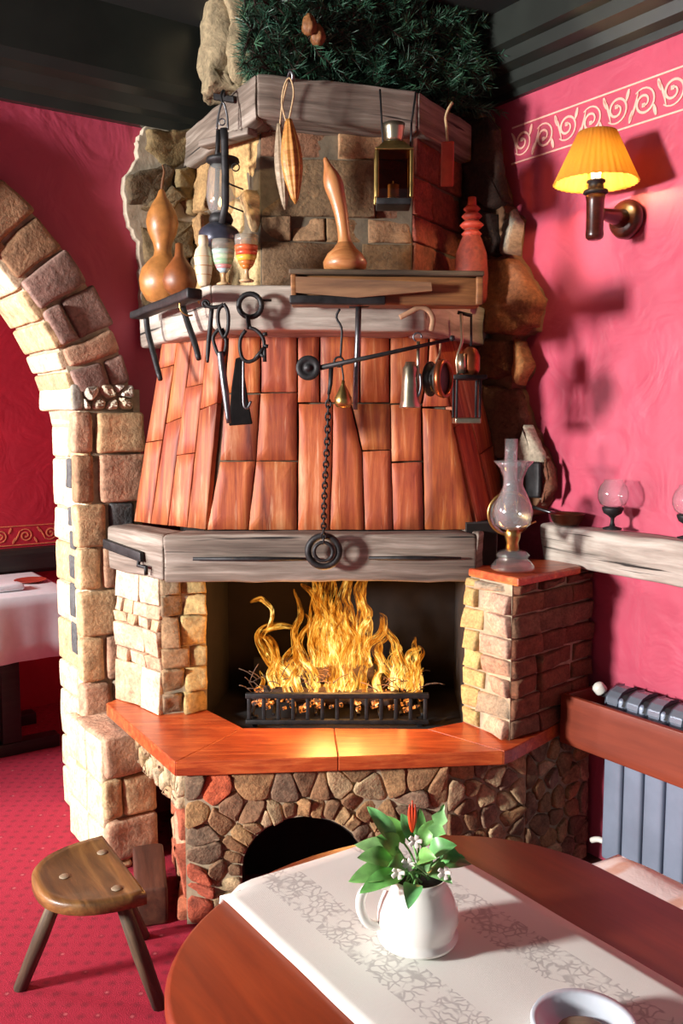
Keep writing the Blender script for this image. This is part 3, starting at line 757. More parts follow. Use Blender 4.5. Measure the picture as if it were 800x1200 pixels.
# lintel of old grey timber with iron straps
mb = MB()
def beam(mb, a, b, thick, z0, z1, za=0, zb=0, ca=None, cb=None, **k):   # a,b front-edge plan points; ca,cb the matching back points
    a, b = V((*a[:2],0)), V((*b[:2],0)); u = (b-a).normalized(); n = V((-u.y,u.x,0))
    ca = V((*ca[:2],0)) if ca else a+n*thick; cb = V((*cb[:2],0)) if cb else b+n*thick
    Z = lambda p, z: p+UPV*z
    mb.hexa([Z(a,z0+za),Z(b,z0+zb),Z(cb,z0+zb),Z(ca,z0+za),Z(a,z1+za),Z(b,z1+zb),Z(cb,z1+zb),Z(ca,z1+za)], **k)
lA, lB, lC, lD = (-.586,2.90), (.446,2.915), (.545,3.10), (-.835,3.17)
beam(mb, lA, lB, .1, 1.012, 1.170, ca=(-.53,3.02), cb=(.40,3.03), r=.012, amp=.005, n=14)
beam(mb, lD, lA, .1, 1.015, 1.168, ca=(-.77,3.26), cb=(-.53,3.02), r=.012, amp=.006, n=10)
beam(mb, lB, lC, .1, 1.02, 1.175, ca=(.40,3.03), cb=(.50,3.16), r=.012, amp=.005, n=8)
lint = mb.build('lintel', M['weathered'], fp)
mb = MB()
for x0,x1,y in [(226,372,655),(432,540,654)]:
    a = UY(x0,y,2.888); b = UY(x1,y,2.893); mb.tube([a, a.lerp(b,.5), b], [.006,.008,.004], 8)
a = UP(132,640,V((-.835,3.15,0)),V((.735,-.678,0)).normalized()); 
la = V((-.835,3.17,0)); lb = V((-.586,2.90,0)); lu = (lb-la).normalized(); ln_ = V((lu.y,-lu.x,0))
p0 = la+ln_*.012+lu*.0+UPV*1.105; p1 = la+ln_*.012+lu*.26+UPV*1.085
mb.box((p0+p1)/2, (p1-p0)/2, ln_*.008, UPV*.017, r=.004, amp=.001)
p2 = p1-UPV*.03+ln_*.004; mb.tube([p1-lu*.02, p2-lu*.02, p2+lu*.03, p2+lu*.03-UPV*.025], .007, 8)
mb.build('iron_strap', M['iron'], lint)
# hood: dark core clad with split red slabs
hb = [V((-.752,3.255,1.172)), V((-.454,3.014,1.172)), V((.454,3.014,1.172)), V((.62,3.30,1.172))]
ht = [V((-.66,3.42,1.86)), V((-.372,3.005,1.86)), V((.287,3.03,1.86)), V((.47,3.36,1.86))]
ht[1] = UY(266,380,3.03); ht[2] = UY(503,384,3.05); ht[1].z = ht[2].z = 1.86
ht[0] = ht[1]+(hb[0]-hb[1])*.80; ht[3] = ht[2]+(hb[3]-hb[2])*.85
mb = MB(); cx = lambda p: p+(V((0,3.4,p.z))-p)*.03
vb = [cx(p) for p in hb]+[V((.6,3.5,1.172)),V((-.7,3.5,1.172))]; vt = [cx(p) for p in ht]+[V((.45,3.5,1.86)),V((-.6,3.5,1.86))]
mb.add(vb+vt, [(i,(i+1)%6,6+(i+1)%6,6+i) for i in range(6)]+[(5,4,3,2,1,0),(6,7,8,9,10,11)], (1,1,1), None, False)
hood = mb.build('hood', M['mortar_dark'], fp)
mb = MB()
def clad(mb, A_, B_, C_, D_, polys, pxmode):   # quad A (bottom left) B (bottom right) C (top right) D (top left)
    n = (B_-A_).cross(D_-A_).normalized()
    if n.y > 0 and abs(n.y) > .3: n = -n
    ux = (B_-A_).normalized(); uy = n.cross(ux)
    if uy.z < 0: uy = -uy
    for pl_ in polys:
        q = []
        for p in pl_:
            w = UP(p[0],p[1],A_,n) if pxmode else A_.lerp(B_,p[0]).lerp(D_.lerp(C_,p[0]),p[1])
            q.append(((w-A_).dot(ux), (w-A_).dot(uy)))
        c0 = (sum(x for x,_ in q)/len(q), sum(y for _,y in q)/len(q))
        q = [(x-(.0012 if x > c0[0] else -.0012), y-(.0012 if y > c0[1] else -.0012)) for x,y in q]
        t = R(.72,1.04)
        f0 = len(mb.v)
        mb.stone(q, A_, ux, uy, n, th=.012+R(-.0015,.0015), rnd=.0012, amp=.0009, col=(t*R(.96,1.06), t*R(.86,1.06), t*R(.8,1.06)), chaikin=0, seg=.02, jit=.0015, back=-.01)
        off = V((R(-5,5),R(-5,5),R(-5,5)))
        for i in range(f0, len(mb.v)):
            d = mb.v[i]-A_; mb.t[i] = V((d.dot(ux), d.dot(uy), 0)) + off
front = [
 [(243,621),(291,621),(300,540),(258,541)],[(258,540),(300,540),(305,462),(264,462)],[(264,461),(305,461),(306,374),(270,374)],
 [(291,621),(348,621),(348,541),(300,540)],[(300,540),(348,540),(348,460),(305,461)],[(306,460),(348,460),(348,374),(306,374)],
 [(349,621),(386,621),(389,545),(390,473),(350,473)],[(349,472),(374,472),(374,374),(349,374)],
 [(386,621),(427,621),(424,530),(412,478),(410,473),(390,473),(389,545)],[(375,472),(421,472),(421,374),(375,374)],
 [(427,621),(460,621),(458,527),(424,529)],[(424,528),(458,527),(457,473),(411,473),(414,482)],[(422,472),(456,472),(456,374),(422,374)],
 [(460,621),(497,621),(494,541),(458,542)],[(458,541),(494,540),(493,474),(457,474)],[(457,473),(493,473),(500,440),(503,374),(457,374)],
 [(497,621),(556,621),(543,560),(527,480),(494,478)],[(494,477),(527,477),(512,410),(505,374),(500,440)]]
clad(mb, hb[1], hb[2], ht[2], ht[1], front, True)
nx = (hb[2]-hb[1]).cross(ht[1]-hb[1])
left = []
us = [0,.26,.5,.76,1.0]
cuts = [[0,.42,.8,1],[0,.55,1],[0,.36,.7,1],[0,.62,1]]
for i in range(4):
    a, b = us[i], us[i+1]; cc = cuts[i]; j = 0
    for v0,v1 in zip(cc, cc[1:]):
        d0 = .03 if v0 > 0 else 0; d1 = .03 if v1 < 1 else 0
        left.append([(a,v0-d0*(i%2)),(b,v0+d0*(1-i%2)*.5),(b,v1+d1*(1-i%2)*.5),(a,v1-d1*(i%2))])
clad(mb, hb[0], hb[1], ht[1], ht[0], left, False)
clad(mb, hb[2], hb[3], ht[3], ht[2], [[(0,0),(.5,0),(.5,.55),(0,.5)],[(.5,0),(1,0),(1,.4),(.5,.36)],[(0,.5),(.5,.55),(.5,1),(0,1)],[(.5,.36),(1,.4),(1,1),(.5,1)]], False)
mb.build('hood_slabs', M['terracotta'], hood)
# mantel shelf
mb = MB()
mC, mR, mE, mL = (-.393,2.75), (.262,2.81), (.555,3.40), (-.745,3.345)
beam(mb, mC, mR, .3, 1.815, 1.950, ca=(-.30,3.10), cb=(.20,3.12), r=.012, amp=.005, n=14)
beam(mb, mL, mC, .2, 1.815, 1.950, za=-.008, ca=(-.55,3.50), cb=(-.30,3.10), r=.012, amp=.006, n=10)
beam(mb, mR, mE, .2, 1.815, 1.950, ca=(.20,3.12), cb=(.42,3.50), r=.012, amp=.006, n=10)
mb.build('mantel_shelf', M['beam'], fp)
# chimney breast
cA, cB, cC_, cD = V((-.268,3.06,0)), V((.238,3.12,0)), V((.44,3.46,0)), V((-.58,3.52,0))
mb = MB(); mb.prism([(cA.x,cA.y),(cB.x,cB.y),(cC_.x,cC_.y),(.2,3.95),(cD.x,cD.y)], 1.86, 2.60); mb.prism([(-.25,3.32),(.22,3.36),(.3,3.6),(.2,3.9),(-.4,3.62)], 2.6, CEIL)
chim = mb.build('chimney_breast', M['mortar_dark'], fp)
mb = MB()
def cface(a, b, rows, cols, **k):
    u = (b-a).normalized(); n = V((u.y,-u.x,0)); courses(mb, a+UPV*1.945, u, UPV, n, (b-a).length, rows, cols, **k)
sc1 = [sr(140,108,76), sr(120,92,64), sr(150,114,80), sr(128,88,64)]
cface(cA, cB, [(0,.04,[.4]),(.04,.19,[.66]),(.19,.27,[.2,.42,.7]),(.27,.46,[.75]),(.46,.62,[.5])], sc1, th=.010, rnd=.005, amp=.009, jit=.002, chaikin=0, gap=.004)
cface(cB, cC_, [(0,.07,[.5]),(.07,.20,[.4]),(.20,.29,[.6]),(.29,.42,[.35]),(.42,.62,[.5])], [sr(146,72,54), sr(130,64,48), sr(150,84,60)], th=.010, rnd=.005, amp=.008, chaikin=0, gap=.004)  # red glow falling on this side is put into the stone colours
cface(cD, cA, [(0,.22,[.6]),(.22,.36,[.35,.8]),(.36,.62,[.62])], [sr(196,158,104), sr(176,138,92), sr(206,172,124)], th=.02, rnd=.014, amp=.014, jit=.003)
mb.build('chimney_stonework', M['stone'], chim)
# upper timber ring
mb = MB()
uA, uB, uE, uL = (-.266,2.90), (.252,3.05), (.478,3.40), (-.612,3.50)
beam(mb, uA, uB, .14, 2.480, 2.612, za=.004, ca=(-.23,3.05), cb=(.21,3.17), r=.01, amp=.006, n=12)
beam(mb, uL, uA, .14, 2.478, 2.612, za=-.01, ca=(-.50,3.58), cb=(-.23,3.05), r=.01, amp=.006, n=12)
beam(mb, uB, uE, .14, 2.484, 2.612, za=0, zb=.0, ca=(.21,3.17), cb=(.38,3.50), r=.01, amp=.005, n=8)
beam(mb, (-.48,3.12), (-.30,2.985), .05, 2.455, 2.478, r=.005, amp=.003, n=5)
mb.build('timber_ring', M['weathered'], fp)
# rough stone on top of the ring, left of the greenery
mb = MB()
for p,q,h in [((262,60),.085,.16),((285,40),.09,.2),((272,88),.07,.07),((300,70),.08,.16)]:
    c = UY(p[0],p[1],3.28)
    mb.box(c, V((q*.8,.03,0)), V((-.03,q,0)), UPV*h, r=.035, amp=.024, n=14, frq=13, col=sr(150,134,104))
mb.build('chimney_rocks', M['stone'], fp)
# ragged flagstone edging against both walls
def edging(P, ux, n, pxs, off, wallf, stones, name, mcol):
    mcol = mcol or 'mortar_pale'
    m0 = MB(); q = [wallf(x,y,0) for x,y in pxs]
    O_ = CN
    pol = [((p-O_).dot(ux), p.z) for p in q]
    # jagged edge
    pp = []
    for i in range(len(pol)):
        a, b = pol[i], pol[(i+1)%len(pol)]
        for j in range(5):
            t = j/5; pp.append((a[0]+(b[0]-a[0])*t+R(-.006,.006), a[1]+(b[1]-a[1])*t+R(-.006,.006)))
    m0.slab(pp, O_, ux, UPV, n, -.01, off)
    pa = m0.build(name, M[mcol], fp, bevel=.012)
    m1 = MB()
    for s_, col, th in stones:
        w = [wallf(x,y,off) for x,y in s_]
        m1.stone([((p-O_).dot(ux), p.z) for p in w], O_+n*off, ux, UPV, n, th=th*.75, rnd=.012, amp=.016, col=col, jit=.012, chaikin=0, seg=.015, frq=14)
    m1.build('flagstones', M['stone'], pa)
M['mortar_brown'] = m_plain('brown_mortar', sr(128,92,66), .95, 0, .4, 18, 1.0)
M['mortar_pale'] = m_plain('pale_mortar', sr(172,160,140), .95, 0, .25, 24, .8)
dk = sr(112,92,62); dk2 = sr(96,80,58); ol = sr(128,108,72)
edging(PLw, DL, NL, [(166,150),(232,150),(260,200),(260,400),(196,420),(160,375),(162,330),(158,285),(146,262),(140,215),(158,185),(158,165)], .03, WL,
  [([(172,154),(230,152),(232,185),(205,198),(184,192),(170,172)], ol, .03),
   ([(148,205),(190,196),(200,200),(196,232),(180,244),(150,240)], dk2, .035),
   ([(162,244),(196,222),(214,232),(196,252),(178,262),(164,258)], dk, .03),
   ([(200,200),(250,195),(252,262),(216,250),(206,226)], ol, .035),
   ([(164,266),(200,258),(226,262),(222,300),(200,318),(168,308)], dk, .022),
   ([(228,268),(255,268),(252,330),(230,340),(222,310)], dk2, .025),
   ([(164,318),(200,322),(228,345),(225,385),(190,380),(166,352)], dk, .022)], 'stone_edging', None)
edging(PRw, -DR, NR, [(548,138),(574,134),(586,150),(590,195),(602,240),(616,258),(612,300),(626,325),(642,352),(634,388),(616,398),(628,430),(616,455),(630,500),(652,548),(654,572),(640,600),(560,640),(552,480),(545,300)], .075, WR,
  [([(551,141),(574,138),(584,152),(586,190),(598,236),(580,246),(554,236)], sr(70,48,38), .05),
   ([(556,244),(584,250),(590,300),(556,302)], sr(66,48,40), .05),
   ([(587,250),(604,246),(612,262),(608,298),(594,302)], sr(150,138,122), .05),
   ([(556,306),(606,304),(624,330),(638,352),(630,382),(612,392),(560,392)], sr(140,86,52), .07),
   ([(560,396),(600,398),(604,440),(560,446)], sr(120,76,46), .06),
   ([(603,398),(616,402),(624,430),(614,450),(606,444)], sr(170,112,62), .05),
   ([(562,450),(610,456),(618,490),(600,536),(566,540)], sr(104,68,48), .06),
   ([(620,500),(636,530),(642,560),(632,588),(622,560),(612,530)], sr(186,172,150), .02),
   ([(640,532),(650,552),(650,574),(640,592),(645,560)], sr(120,74,52), .03),
   ([(568,545),(612,538),(622,590),(590,620),(566,612)], sr(96,66,48), .05)], 'stone_edging', 'mortar_brown')
# ================================================================== THINGS ON THE CHIMNEY
def px_lathe(mb, cx, Y, prof, n=24, **k):       # profile [(radius px, y px)] measured in the photo at distance Y
    s = pix(Y); yb_ = max(y for r, y in prof); z0 = UY(cx, yb_, Y)
    p = [(r*s, UY(cx, y, Y).z-z0.z) for r, y in prof]
    if p[0][1] > p[-1][1]: p = p[::-1]
    mb.lathe(p, z0, n, **k); return z0
def path(pts, Y): return [UY(x, y, (Y if not callable(Y) else Y(x, y))) for x, y in pts]
# gourd bottles
b0 = UZ(192, 357, 1.945)
g = thing('gourd_bottle', 'large tan double-bulbed gourd standing on the left wing of the mantel shelf', 'gourd', b0)
s = pix(b0.y)
mb = MB(); mb.lathe([(0,0),(.028,.001),(.060,.014),(.080,.05),(.084,.085),(.074,.122),(.052,.148),(.033,.166),(.029,.185),(.034,.21),(.050,.245),(.056,.28),(.050,.31),(.034,.342),(.018,.365),(.011,.385),(.006,.392),(0,.394)], b0, 28); mb.build('body', M['gourd'], g)
mb = MB(); mb.tube(smooth([b0+UPV*.385, b0+V((.004,0,.42)), b0+V((.010,.0,.45)), b0+V((.004,.004,.475))],4), [.006-.0003*i for i in range(13)], 8); mb.build('stalk', M['brown_wood'], g)
b1_ = UZ(211, 347, 1.954)
g = thing('gourd_bottle', 'smaller dark brown gourd tucked behind the large tan gourd', 'gourd', b1_)
mb = MB(); mb.lathe([(0,0),(.03,.001),(.05,.02),(.058,.05),(.05,.085),(.03,.11),(.016,.13),(.012,.17),(0,.175)], b1_, 24); mb.build('body', M['gourd_dark'], g)
# cream vase and two painted goblets
b = UZ(239, 335, 1.953)
g = thing('bottle_vase', 'cream banded pottery bottle beside the gourd on the mantel shelf', 'vase', b)
mb = MB(); mb.lathe([(0,0),(.016,0),(.020,.012),(.026,.05),(.030,.085),(.024,.108),(.014,.120),(.016,.128),(.015,.150),(.011,.150),(.010,.125),(0,.12)], b, 24, col=(1,1,1)); mb.build('body', M['cream'], g)
for z,r in ((.032,.0235),(.058,.0275),(.085,.030)): mb = MB(); mb.lathe([(r-.002,z-.002),(r+.0008,z),(r-.002,z+.003)], b, 24); mb.build('band', M['ladle'], g)
def goblet(cx, y, z, cols, label):
    b = UZ(cx, y, z); g = thing('goblet', label, 'goblet', b, 'painted goblets on the mantel shelf')
    mb = MB(); mb.lathe([(0,0),(.022,.0),(.022,.004),(.008,.010),(.006,.030),(.009,.036)], b, 20, col=(.75,.6,.45)); mb.build('stem', M['cream'], g)
    pr = [(.009,.036),(.022,.050),(.031,.075),(.035,.105),(.036,.128)]
    mb = MB(); n0 = 0
    zs = [.036,.048,.060,.075,.090,.104]
    def rad(z):
        for (r0,z0),(r1,z1) in zip(pr, pr[1:]):
            if z0 <= z <= z1: return r0+(r1-r0)*(z-z0)/(z1-z0)
        return .036
    for i in range(5):
        mb.lathe([(rad(zs[i]),zs[i]),(rad(zs[i+1])+.0005,zs[i+1])], b, 24, col=cols[i%len(cols)])
    mb.build('painted_bowl', M['cream_col'], g)
    mb = MB(); mb.lathe([(rad(.104),.104),(.036,.134),(.0345,.134),(rad(.104)-.002,.106)], b, 24, closed=True); mb.build('rim', M['lantern_glass'], g)
def colmat(name, rough=.35, coat=.3):
    t = NT(name); a = t.n('ShaderNodeAttribute', _attribute_name='Col'); n1 = t.noise(t.tc(), 40, 4, .6)
    c = t.mix(1, a.outputs['Color'], t.ramp(n1, [(.3,.75),(.7,1.1)]), 'MULTIPLY'); return t.done(t.bsdf(c, rough, 0, n1, .05, .003, Coat__Weight=coat))
M['cream_col'] = colmat('painted_glaze')
goblet(262, 334, 1.955, [sr(176,196,206), sr(214,150,150), sr(160,196,160), sr(186,206,176), sr(170,190,180)], 'small goblet painted in pale green and pink bands under the lantern')
goblet(289, 330, 1.956, [sr(190,110,40), sr(206,120,60), sr(216,180,70), sr(206,80,48), sr(214,100,60)], 'small goblet painted red and yellow next to the pale green one')
# hurricane lantern on its hook
YL = 2.98
lb_ = UY(257, 288, YL)
# hook in the ring's left wing
hk = thing('hook', 'black iron hook driven into the timber ring above the hurricane lantern', 'hook', UY(262,113,3.03))
mb = MB(); a = UY(250,113,3.10); c = UY(274,117,3.02); mb.box((a+c)/2, (c-a)/2+V((0,0,0)), V((0,.008,0)), UPV*.010, r=.004, amp=.001)
mb.tube(smooth([UY(263,114,3.06), UY(262,106,3.0), UY(259,112,2.98), UY(261,122,2.975)],3), .004, 8); mb.build('bracket', M['iron'], hk)
ln = thing('hurricane_lantern', 'blackened hurricane lantern hanging from the left wing of the timber ring', 'lantern', lb_)
mb = MB(); px_lathe(mb, 257, YL, [(0,262),(12,262),(16,265),(20,268),(23,272),(24,280),(23,287),(20,290),(0,290)], 28); mb.build('fuel_tank', M['iron_blue'] if 'iron_blue' in M else M['iron'], ln)
mb = MB(); px_lathe(mb, 259, YL, [(0,248),(8,248),(12,252),(14,258),(12,263),(0,263)], 24); mb.build('burner', M['iron'], ln)
mb = MB(); px_lathe(mb, 259, YL, [(12,194),(14,200),(16,216),(17,232),(14,246),(11,251)], 28); mb.build('globe', M['lantern_glass'], ln)
mb = MB(); px_lathe(mb, 261, YL, [(0,180),(6,180),(9,184),(18,186),(19,190),(15,192),(13,195),(0,195)], 28); mb.build('cap', M['iron'], ln)
mb = MB()
mb.tube(path([(262,150),(263,165),(264,200),(264,240),(260,262)], YL-.055), [.012]*5, 8, flat=.5)
mb.build('side_tube', M['iron'], ln)
mb = MB(); mb.tube(path([(256,152),(255,175),(254,186)], YL+.04), .008, 8); mb.tube(path([(255,192),(254,225),(250,262)], YL+.055), .008, 8); mb.build('side_tube', M['iron'], ln)
mb = MB(); mb.tube(smooth(path([(254,152),(256,135),(261,120),(266,135),(267,152)], YL-.01),4), .0035, 8); mb.build('bail', M['steel'], ln)
mb = MB(); q = UY(260,143,YL-.01); mb.tube(arc(q, .010, 0, 2*PI, 16)[:-1], .0025, 6, closed=True); mb.build('ring', M['steel'], ln)
mb = MB()
for y in (214,240): mb = MB(); mb.tube(path([(262,y-2),(272,y+3),(285,y+8)], YL-.03), .0028, 6); mb.build('wire_guard', M['iron'], ln)
mb = MB()
mb.tube(arc(UY(276,196,YL-.02), .012, 0, 2*PI, 14)[:-1], .0022, 6, closed=True); mb.build('lift_ring', M['iron'], ln)
mb = MB(); mb.lathe([(0,0),(.006,.006),(.008,.014),(.004,.026),(0,.034)], UY(258,243,YL), 12); mb.build('wick', M['flame_dot'], ln)
# two carved wooden cobs on a cord
hk = thing('hook', 'metal hook on the timber ring holding the two carved wooden cobs', 'hook', UY(339,96,2.88))
hy = lambda x: 2.90+(x-300)/187*.15
mb = MB(); mb.tube(smooth([UY(338,96,hy(338)+.01), UY(338,90,hy(338)-.03), UY(340,84,hy(338)-.045), UY(343,88,hy(338)-.05), UY(342,97,hy(338)-.04)],3), .0055, 8); mb.build('shank', M['steel'], hk)
def cob(top, bot, w, Y, mat, label, loop):
    a, c = UY(*top, Y), UY(*bot, Y); g = thing('wooden_cob', label, 'wooden ornament', c, 'carved wooden cobs hanging from the timber ring')
    mb = MB(); n = 14; ax = (c-a); L = ax.length
    prof = [(w*math.sin(PI*min(.97,max(.05,(.1+.85*i/n))))**.6*(.62+.38*math.sin(PI*i/n)), L*i/n) for i in range(n+1)]
    prof[-1] = (.002, L); prof = [(0,0)]+prof+[(0,L)]
    mb.lathe(prof, a, 40, ax=ax, ripple=lambda k,h: .07*(1 if k%4 < 2 else -1)); mb.build('body', mat, g)
    if loop:
        mb = MB(); mb.tube(smooth(path(loop, Y-.005),4), .003, 6); mb.build('cord', M['cord'], g)
    return g
cob((338,140), (346,239), .031, 2.86, M['carved'], 'orange carved wooden cob hanging in front of the paler one', [(335,142),(330,120),(334,98),(340,92),(344,108),(341,128),(338,142)])
cob((327,145), (334,246), .022, 2.905, M['carved_pale'], 'pale grey carved wooden cob hanging behind the orange one', [(328,146),(331,120),(337,96)])
# square tin lantern hanging from the ring
YS = 2.93
sl = thing('tin_lantern', 'square glazed tin lantern hanging on two thin rods from the timber ring', 'lantern', UY(461,240,YS))
p = lambda x,y,dy=0: UY(x,y,YS)+V((0,dy,0))
ts, dpt = pix(YS), .10
z0, z1 = UY(461,238,YS).z, UY(461,180,YS).z; x0, x1 = UY(441,200,YS).x, UY(481,200,YS).x; yA, yB = YS-.04, YS+.06
mb = MB(); mb.abox(x0,yA,z0-.012,x1,yB,z0+.008); mb.build('base', M['iron'], sl)
for xx in (x0,x1):
    for yy in (yA,yB): mb = MB(); mb.abox(xx-.006,yy-.006,z0+.008,xx+.006,yy+.006,z1); mb.build('corner_post', M['brass'], sl)
mb = MB(); ax_, ay_ = (x0+x1)/2, (yA+yB)/2
mb.abox(x0-.006,yA-.006,z1,x1+.006,yB+.006,z1+.008)
mb.hexa([(x0,yA,z1+.008),(x1,yA,z1+.008),(x1,yB,z1+.008),(x0,yB,z1+.008),(ax_-.03,ay_-.03,z1+.035),(ax_+.03,ay_-.03,z1+.035),(ax_+.03,ay_+.03,z1+.035),(ax_-.03,ay_+.03,z1+.035)], r=.003, amp=0); mb.build('roof', M['brass'], sl)
mb = MB(); mb.lathe([(.026,0),(.030,.012),(.034,.045),(.036,.058),(.033,.058),(.028,.02),(0,.016)], (ax_,ay_,z1+.035), 24); mb.build('chimney_cup', M['pewter'], sl)
for yy in (yA,yB): mb = MB(); mb.abox(x0+.004,yy-.001,z0+.008,x1-.004,yy+.001,z1); mb.build('pane', M['amber'], sl)
for xx in (x0,x1): mb = MB(); mb.abox(xx-.001,yA+.004,z0+.008,xx+.001,yB-.004,z1); mb.build('pane', M['lantern_glass'], sl)
mb = MB(); yk = YS-.0
mb.tube([UY(445,105,2.99-.03), UY(447,140,2.93), UY(449,174,2.92), V((x0,ay_,z1))], .0035, 6); mb.build('hanger', M['iron'], sl); mb = MB(); mb.tube([UY(487,108,3.03-.03), UY(482,145,2.94), V((x1,ay_,z1))], .0035, 6); mb.build('hanger', M['iron'], sl)
mb = MB(); mb.lathe([(0,0),(.018,0),(.018,.05),(.003,.052),(.002,.062),(0,.062)], (ax_,ay_,z0+.008), 16); mb.build('candle', M['cream'], sl)
# red wooden tag
g = thing('wooden_tag', 'small red wooden tag hanging at the right end of the timber ring', 'tag', UY(524,219,3.06))
mb = MB(); mb.hexa([UY(516,219,3.06),UY(531,219,3.06),UY(531,219,3.085),UY(516,219,3.085),UY(517,166,3.06),UY(532,165,3.06),UY(532,165,3.085),UY(517,166,3.085)], r=.006, amp=.002); mb.build('body', M['red_wood'], g)
mb = MB(); mb.tube(smooth(path([(524,166),(523,148),(522,138),(525,128),(530,120)], 3.075),4), .005, 6); mb.build('cord', M['cord'], g)
# wicker bottle at the right
b = UZ(552, 347, 1.95); b.y = 3.21; b.x = UY(552,300,3.21).x; b.z = 1.952
g = thing('wicker_bottle', 'wicker-wrapped bottle standing at the right end of the mantel shelf', 'bottle', b)
mb = MB(); mb.lathe([(0,0),(.050,0),(.056,.02),(.058,.10),(.052,.17),(.036,.215),(.024,.24),(.024,.30),(0,.30)], b, 30, ripple=lambda k,h: .035*(1 if (k+int(h*90))%2 else -1)); mb.build('body', M['wicker'], g)
mb = MB()
for z,r in ((.235,.036),(.265,.042),(.295,.036),(.32,.03)): mb.lathe([(r-.012,z-.012),(r,z),(r-.012,z+.012)], b, 20)
mb.lathe([(.012,.3),(.016,.335),(.014,.36),(0,.362)], b, 16); mb.build('stopper', M['red_wood'], g)
# long wooden box on the front of the shelf
bxz0, bxz1 = UY(450,357,2.66).z, UY(450,319,2.66).z
xl, xr = UY(341,340,2.64).x, UY(563,340,2.68).x
yl = lambda x: 2.615+(x-xl)*.085
wb = thing('wooden_trough', 'long shallow wooden trough lying along the front of the mantel shelf', 'trough', ((xl+xr)/2,2.66,bxz0))
def along(mb, x0,x1,d0,d1,za,zb,**k):
    k.setdefault('r',.004); k.setdefault('amp',.0015)
    mb.hexa([(x0,yl(x0)+d0,za),(x1,yl(x1)+d0,za),(x1,yl(x1)+d1,za),(x0,yl(x0)+d1,za),(x0,yl(x0)+d0,zb),(x1,yl(x1)+d0,zb),(x1,yl(x1)+d1,zb),(x0,yl(x0)+d1,zb)], **k)
mb = MB(); along(mb, xl,xr,.02,.115,bxz0,bxz1-.012,n=10); mb.build('body', M['brown_wood'], wb)
mb = MB(); along(mb, xl-.004,xr+.008,0,.118,bxz1-.011,bxz1+.004,n=10); mb.build('lid', M['stool_leg'], wb)
for q0,q1 in ((xr-.016,xr+.004),(xl,xl+.016)): mb = MB(); along(mb, q0,q1,.0,.02,bxz0,bxz1-.012); mb.build('end_batten', M['brown_wood'], wb)
mb = MB(); c = [UY(342,324,2.62),UY(505,331,2.625),UY(506,341,2.628),UY(418,349,2.622),UY(345,343,2.62)]
vs = [q+V((0,-.003,0)) for q in c]+[q+V((0,.012,0)) for q in c]; mb.add(vs, [(4,3,2,1,0),(5,6,7,8,9)]+[(i,(i+1)%5,5+(i+1)%5,5+i) for i in range(5)], (1,1,1), [V((q.x,q.y,q.z)) for q in vs], False); mb.build('wedge_board', M['old_plank'], wb)
mb = MB(); along(mb, xl-.003,UY(452,350,2.62).x,-.004,.03,bxz0-.002,bxz0+.022,n=6); mb.build('iron_strap', M['iron'], wb)
# ladle gourd on the trough
b = UY(404,313,2.69); b.z = bxz1+.004
g = thing('ladle_gourd', 'pale long-necked gourd standing on the lid of the wooden trough', 'gourd', b)
mb = MB(); px = pix(2.69)
mb.lathe([(0,0),(.045,0),(.062,.012),(.064,.030),(.052,.052),(.034,.068),(.022,.085)], b, 28)
mb.tube(smooth([b+V((0,0,.075)), b+V((-.004,0,.12)), b+V((-.014,0,.18)), b+V((-.030,0,.24)), b+V((-.046,0,.29)), b+V((-.058,0,.325))],4), [.026,.022,.019,.018,.018,.018,.019,.020,.021,.022,.024,.026,.028,.028,.026,.022,.017,.012,.009,.007,.005], 16); mb.build('body', M['ladle'], g)
# ================================================================== TOOLS HANGING IN FRONT OF THE HOOD
YF = 2.70
# three-legged iron trivet on the left wing
def Ys(x): return 2.75+(247-x)/85*.50 if x < 247 else 2.75+(x-247)/253*.06      # front edge of the shelf at photo column x
tv = thing('iron_trivet', 'black iron trivet with long legs hooked over the left wing of the shelf', 'trivet', UY(200,370,2.95))
mb = MB(); a, c = UY(168,371,Ys(168)-.10), UY(238,345,Ys(238)-.12); d = (c-a); dn = V((d.y,-d.x,0)).normalized()
mb.hexa([a-UPV*.010, c-UPV*.016, c-UPV*.016-dn*-.05, a-UPV*.010-dn*-.05, a+UPV*.014, c+UPV*.016, c+UPV*.016+dn*.05, a+UPV*.014+dn*.05], r=.007, amp=.003, n=8); mb.build('plate', M['iron'], tv)
for pts in ([(171,367),(173,388),(180,415),(188,445)], [(213,356),(219,376),(228,402),(233,421)]):
    mb = MB(); mb.tube(smooth(path(pts, lambda x,y: Ys(x)-.10-.0*(y)),3), [.010]*7+[.0095]*2+[.008] , 8); mb.build('leg', M['iron'], tv)
mb = MB(); q = UY(222,358,Ys(222)-.155); mb.tube(arc(q, .03, .2, 1.6*PI, 14), .003, 6); mb.build('brass_wire', M['brass'], tv)
# iron tongs
Yt = 2.68
tg = thing('fire_tongs', 'long black iron fire tongs hanging by looped handles from a nail on the shelf', 'tongs', UY(268,497,Yt))
mb = MB(); mb.tube(smooth(path([(240,354),(244,359),(252,360),(262,358)], Yt),3), .006, 8); mb.tube(arc(UY(241,356,Yt), .010, 0, 2*PI, 12)[:-1], .0035, 6, closed=True); mb.build('hanger', M['iron'], tg)
mb = MB(); mb.tube(smooth(path([(262,356),(267,366),(267,385),(262,395),(256,380),(256,364),(262,356)], Yt-.012),4), .0055, 8); mb.tube(smooth(path([(258,384),(251,392),(250,400),(256,416),(262,416),(265,400),(260,385)], Yt-.006),4), .0055, 8); mb.build('loop_handle', M['iron'], tg)
mb = MB(); mb.tube(smooth(path([(258,412),(260,430),(264,460),(268,496)], Yt-.01),4), [.010]*4+[.011]*5+[.010,.009,.008,.007], 8); mb.build('jaw', M['steel'], tg)
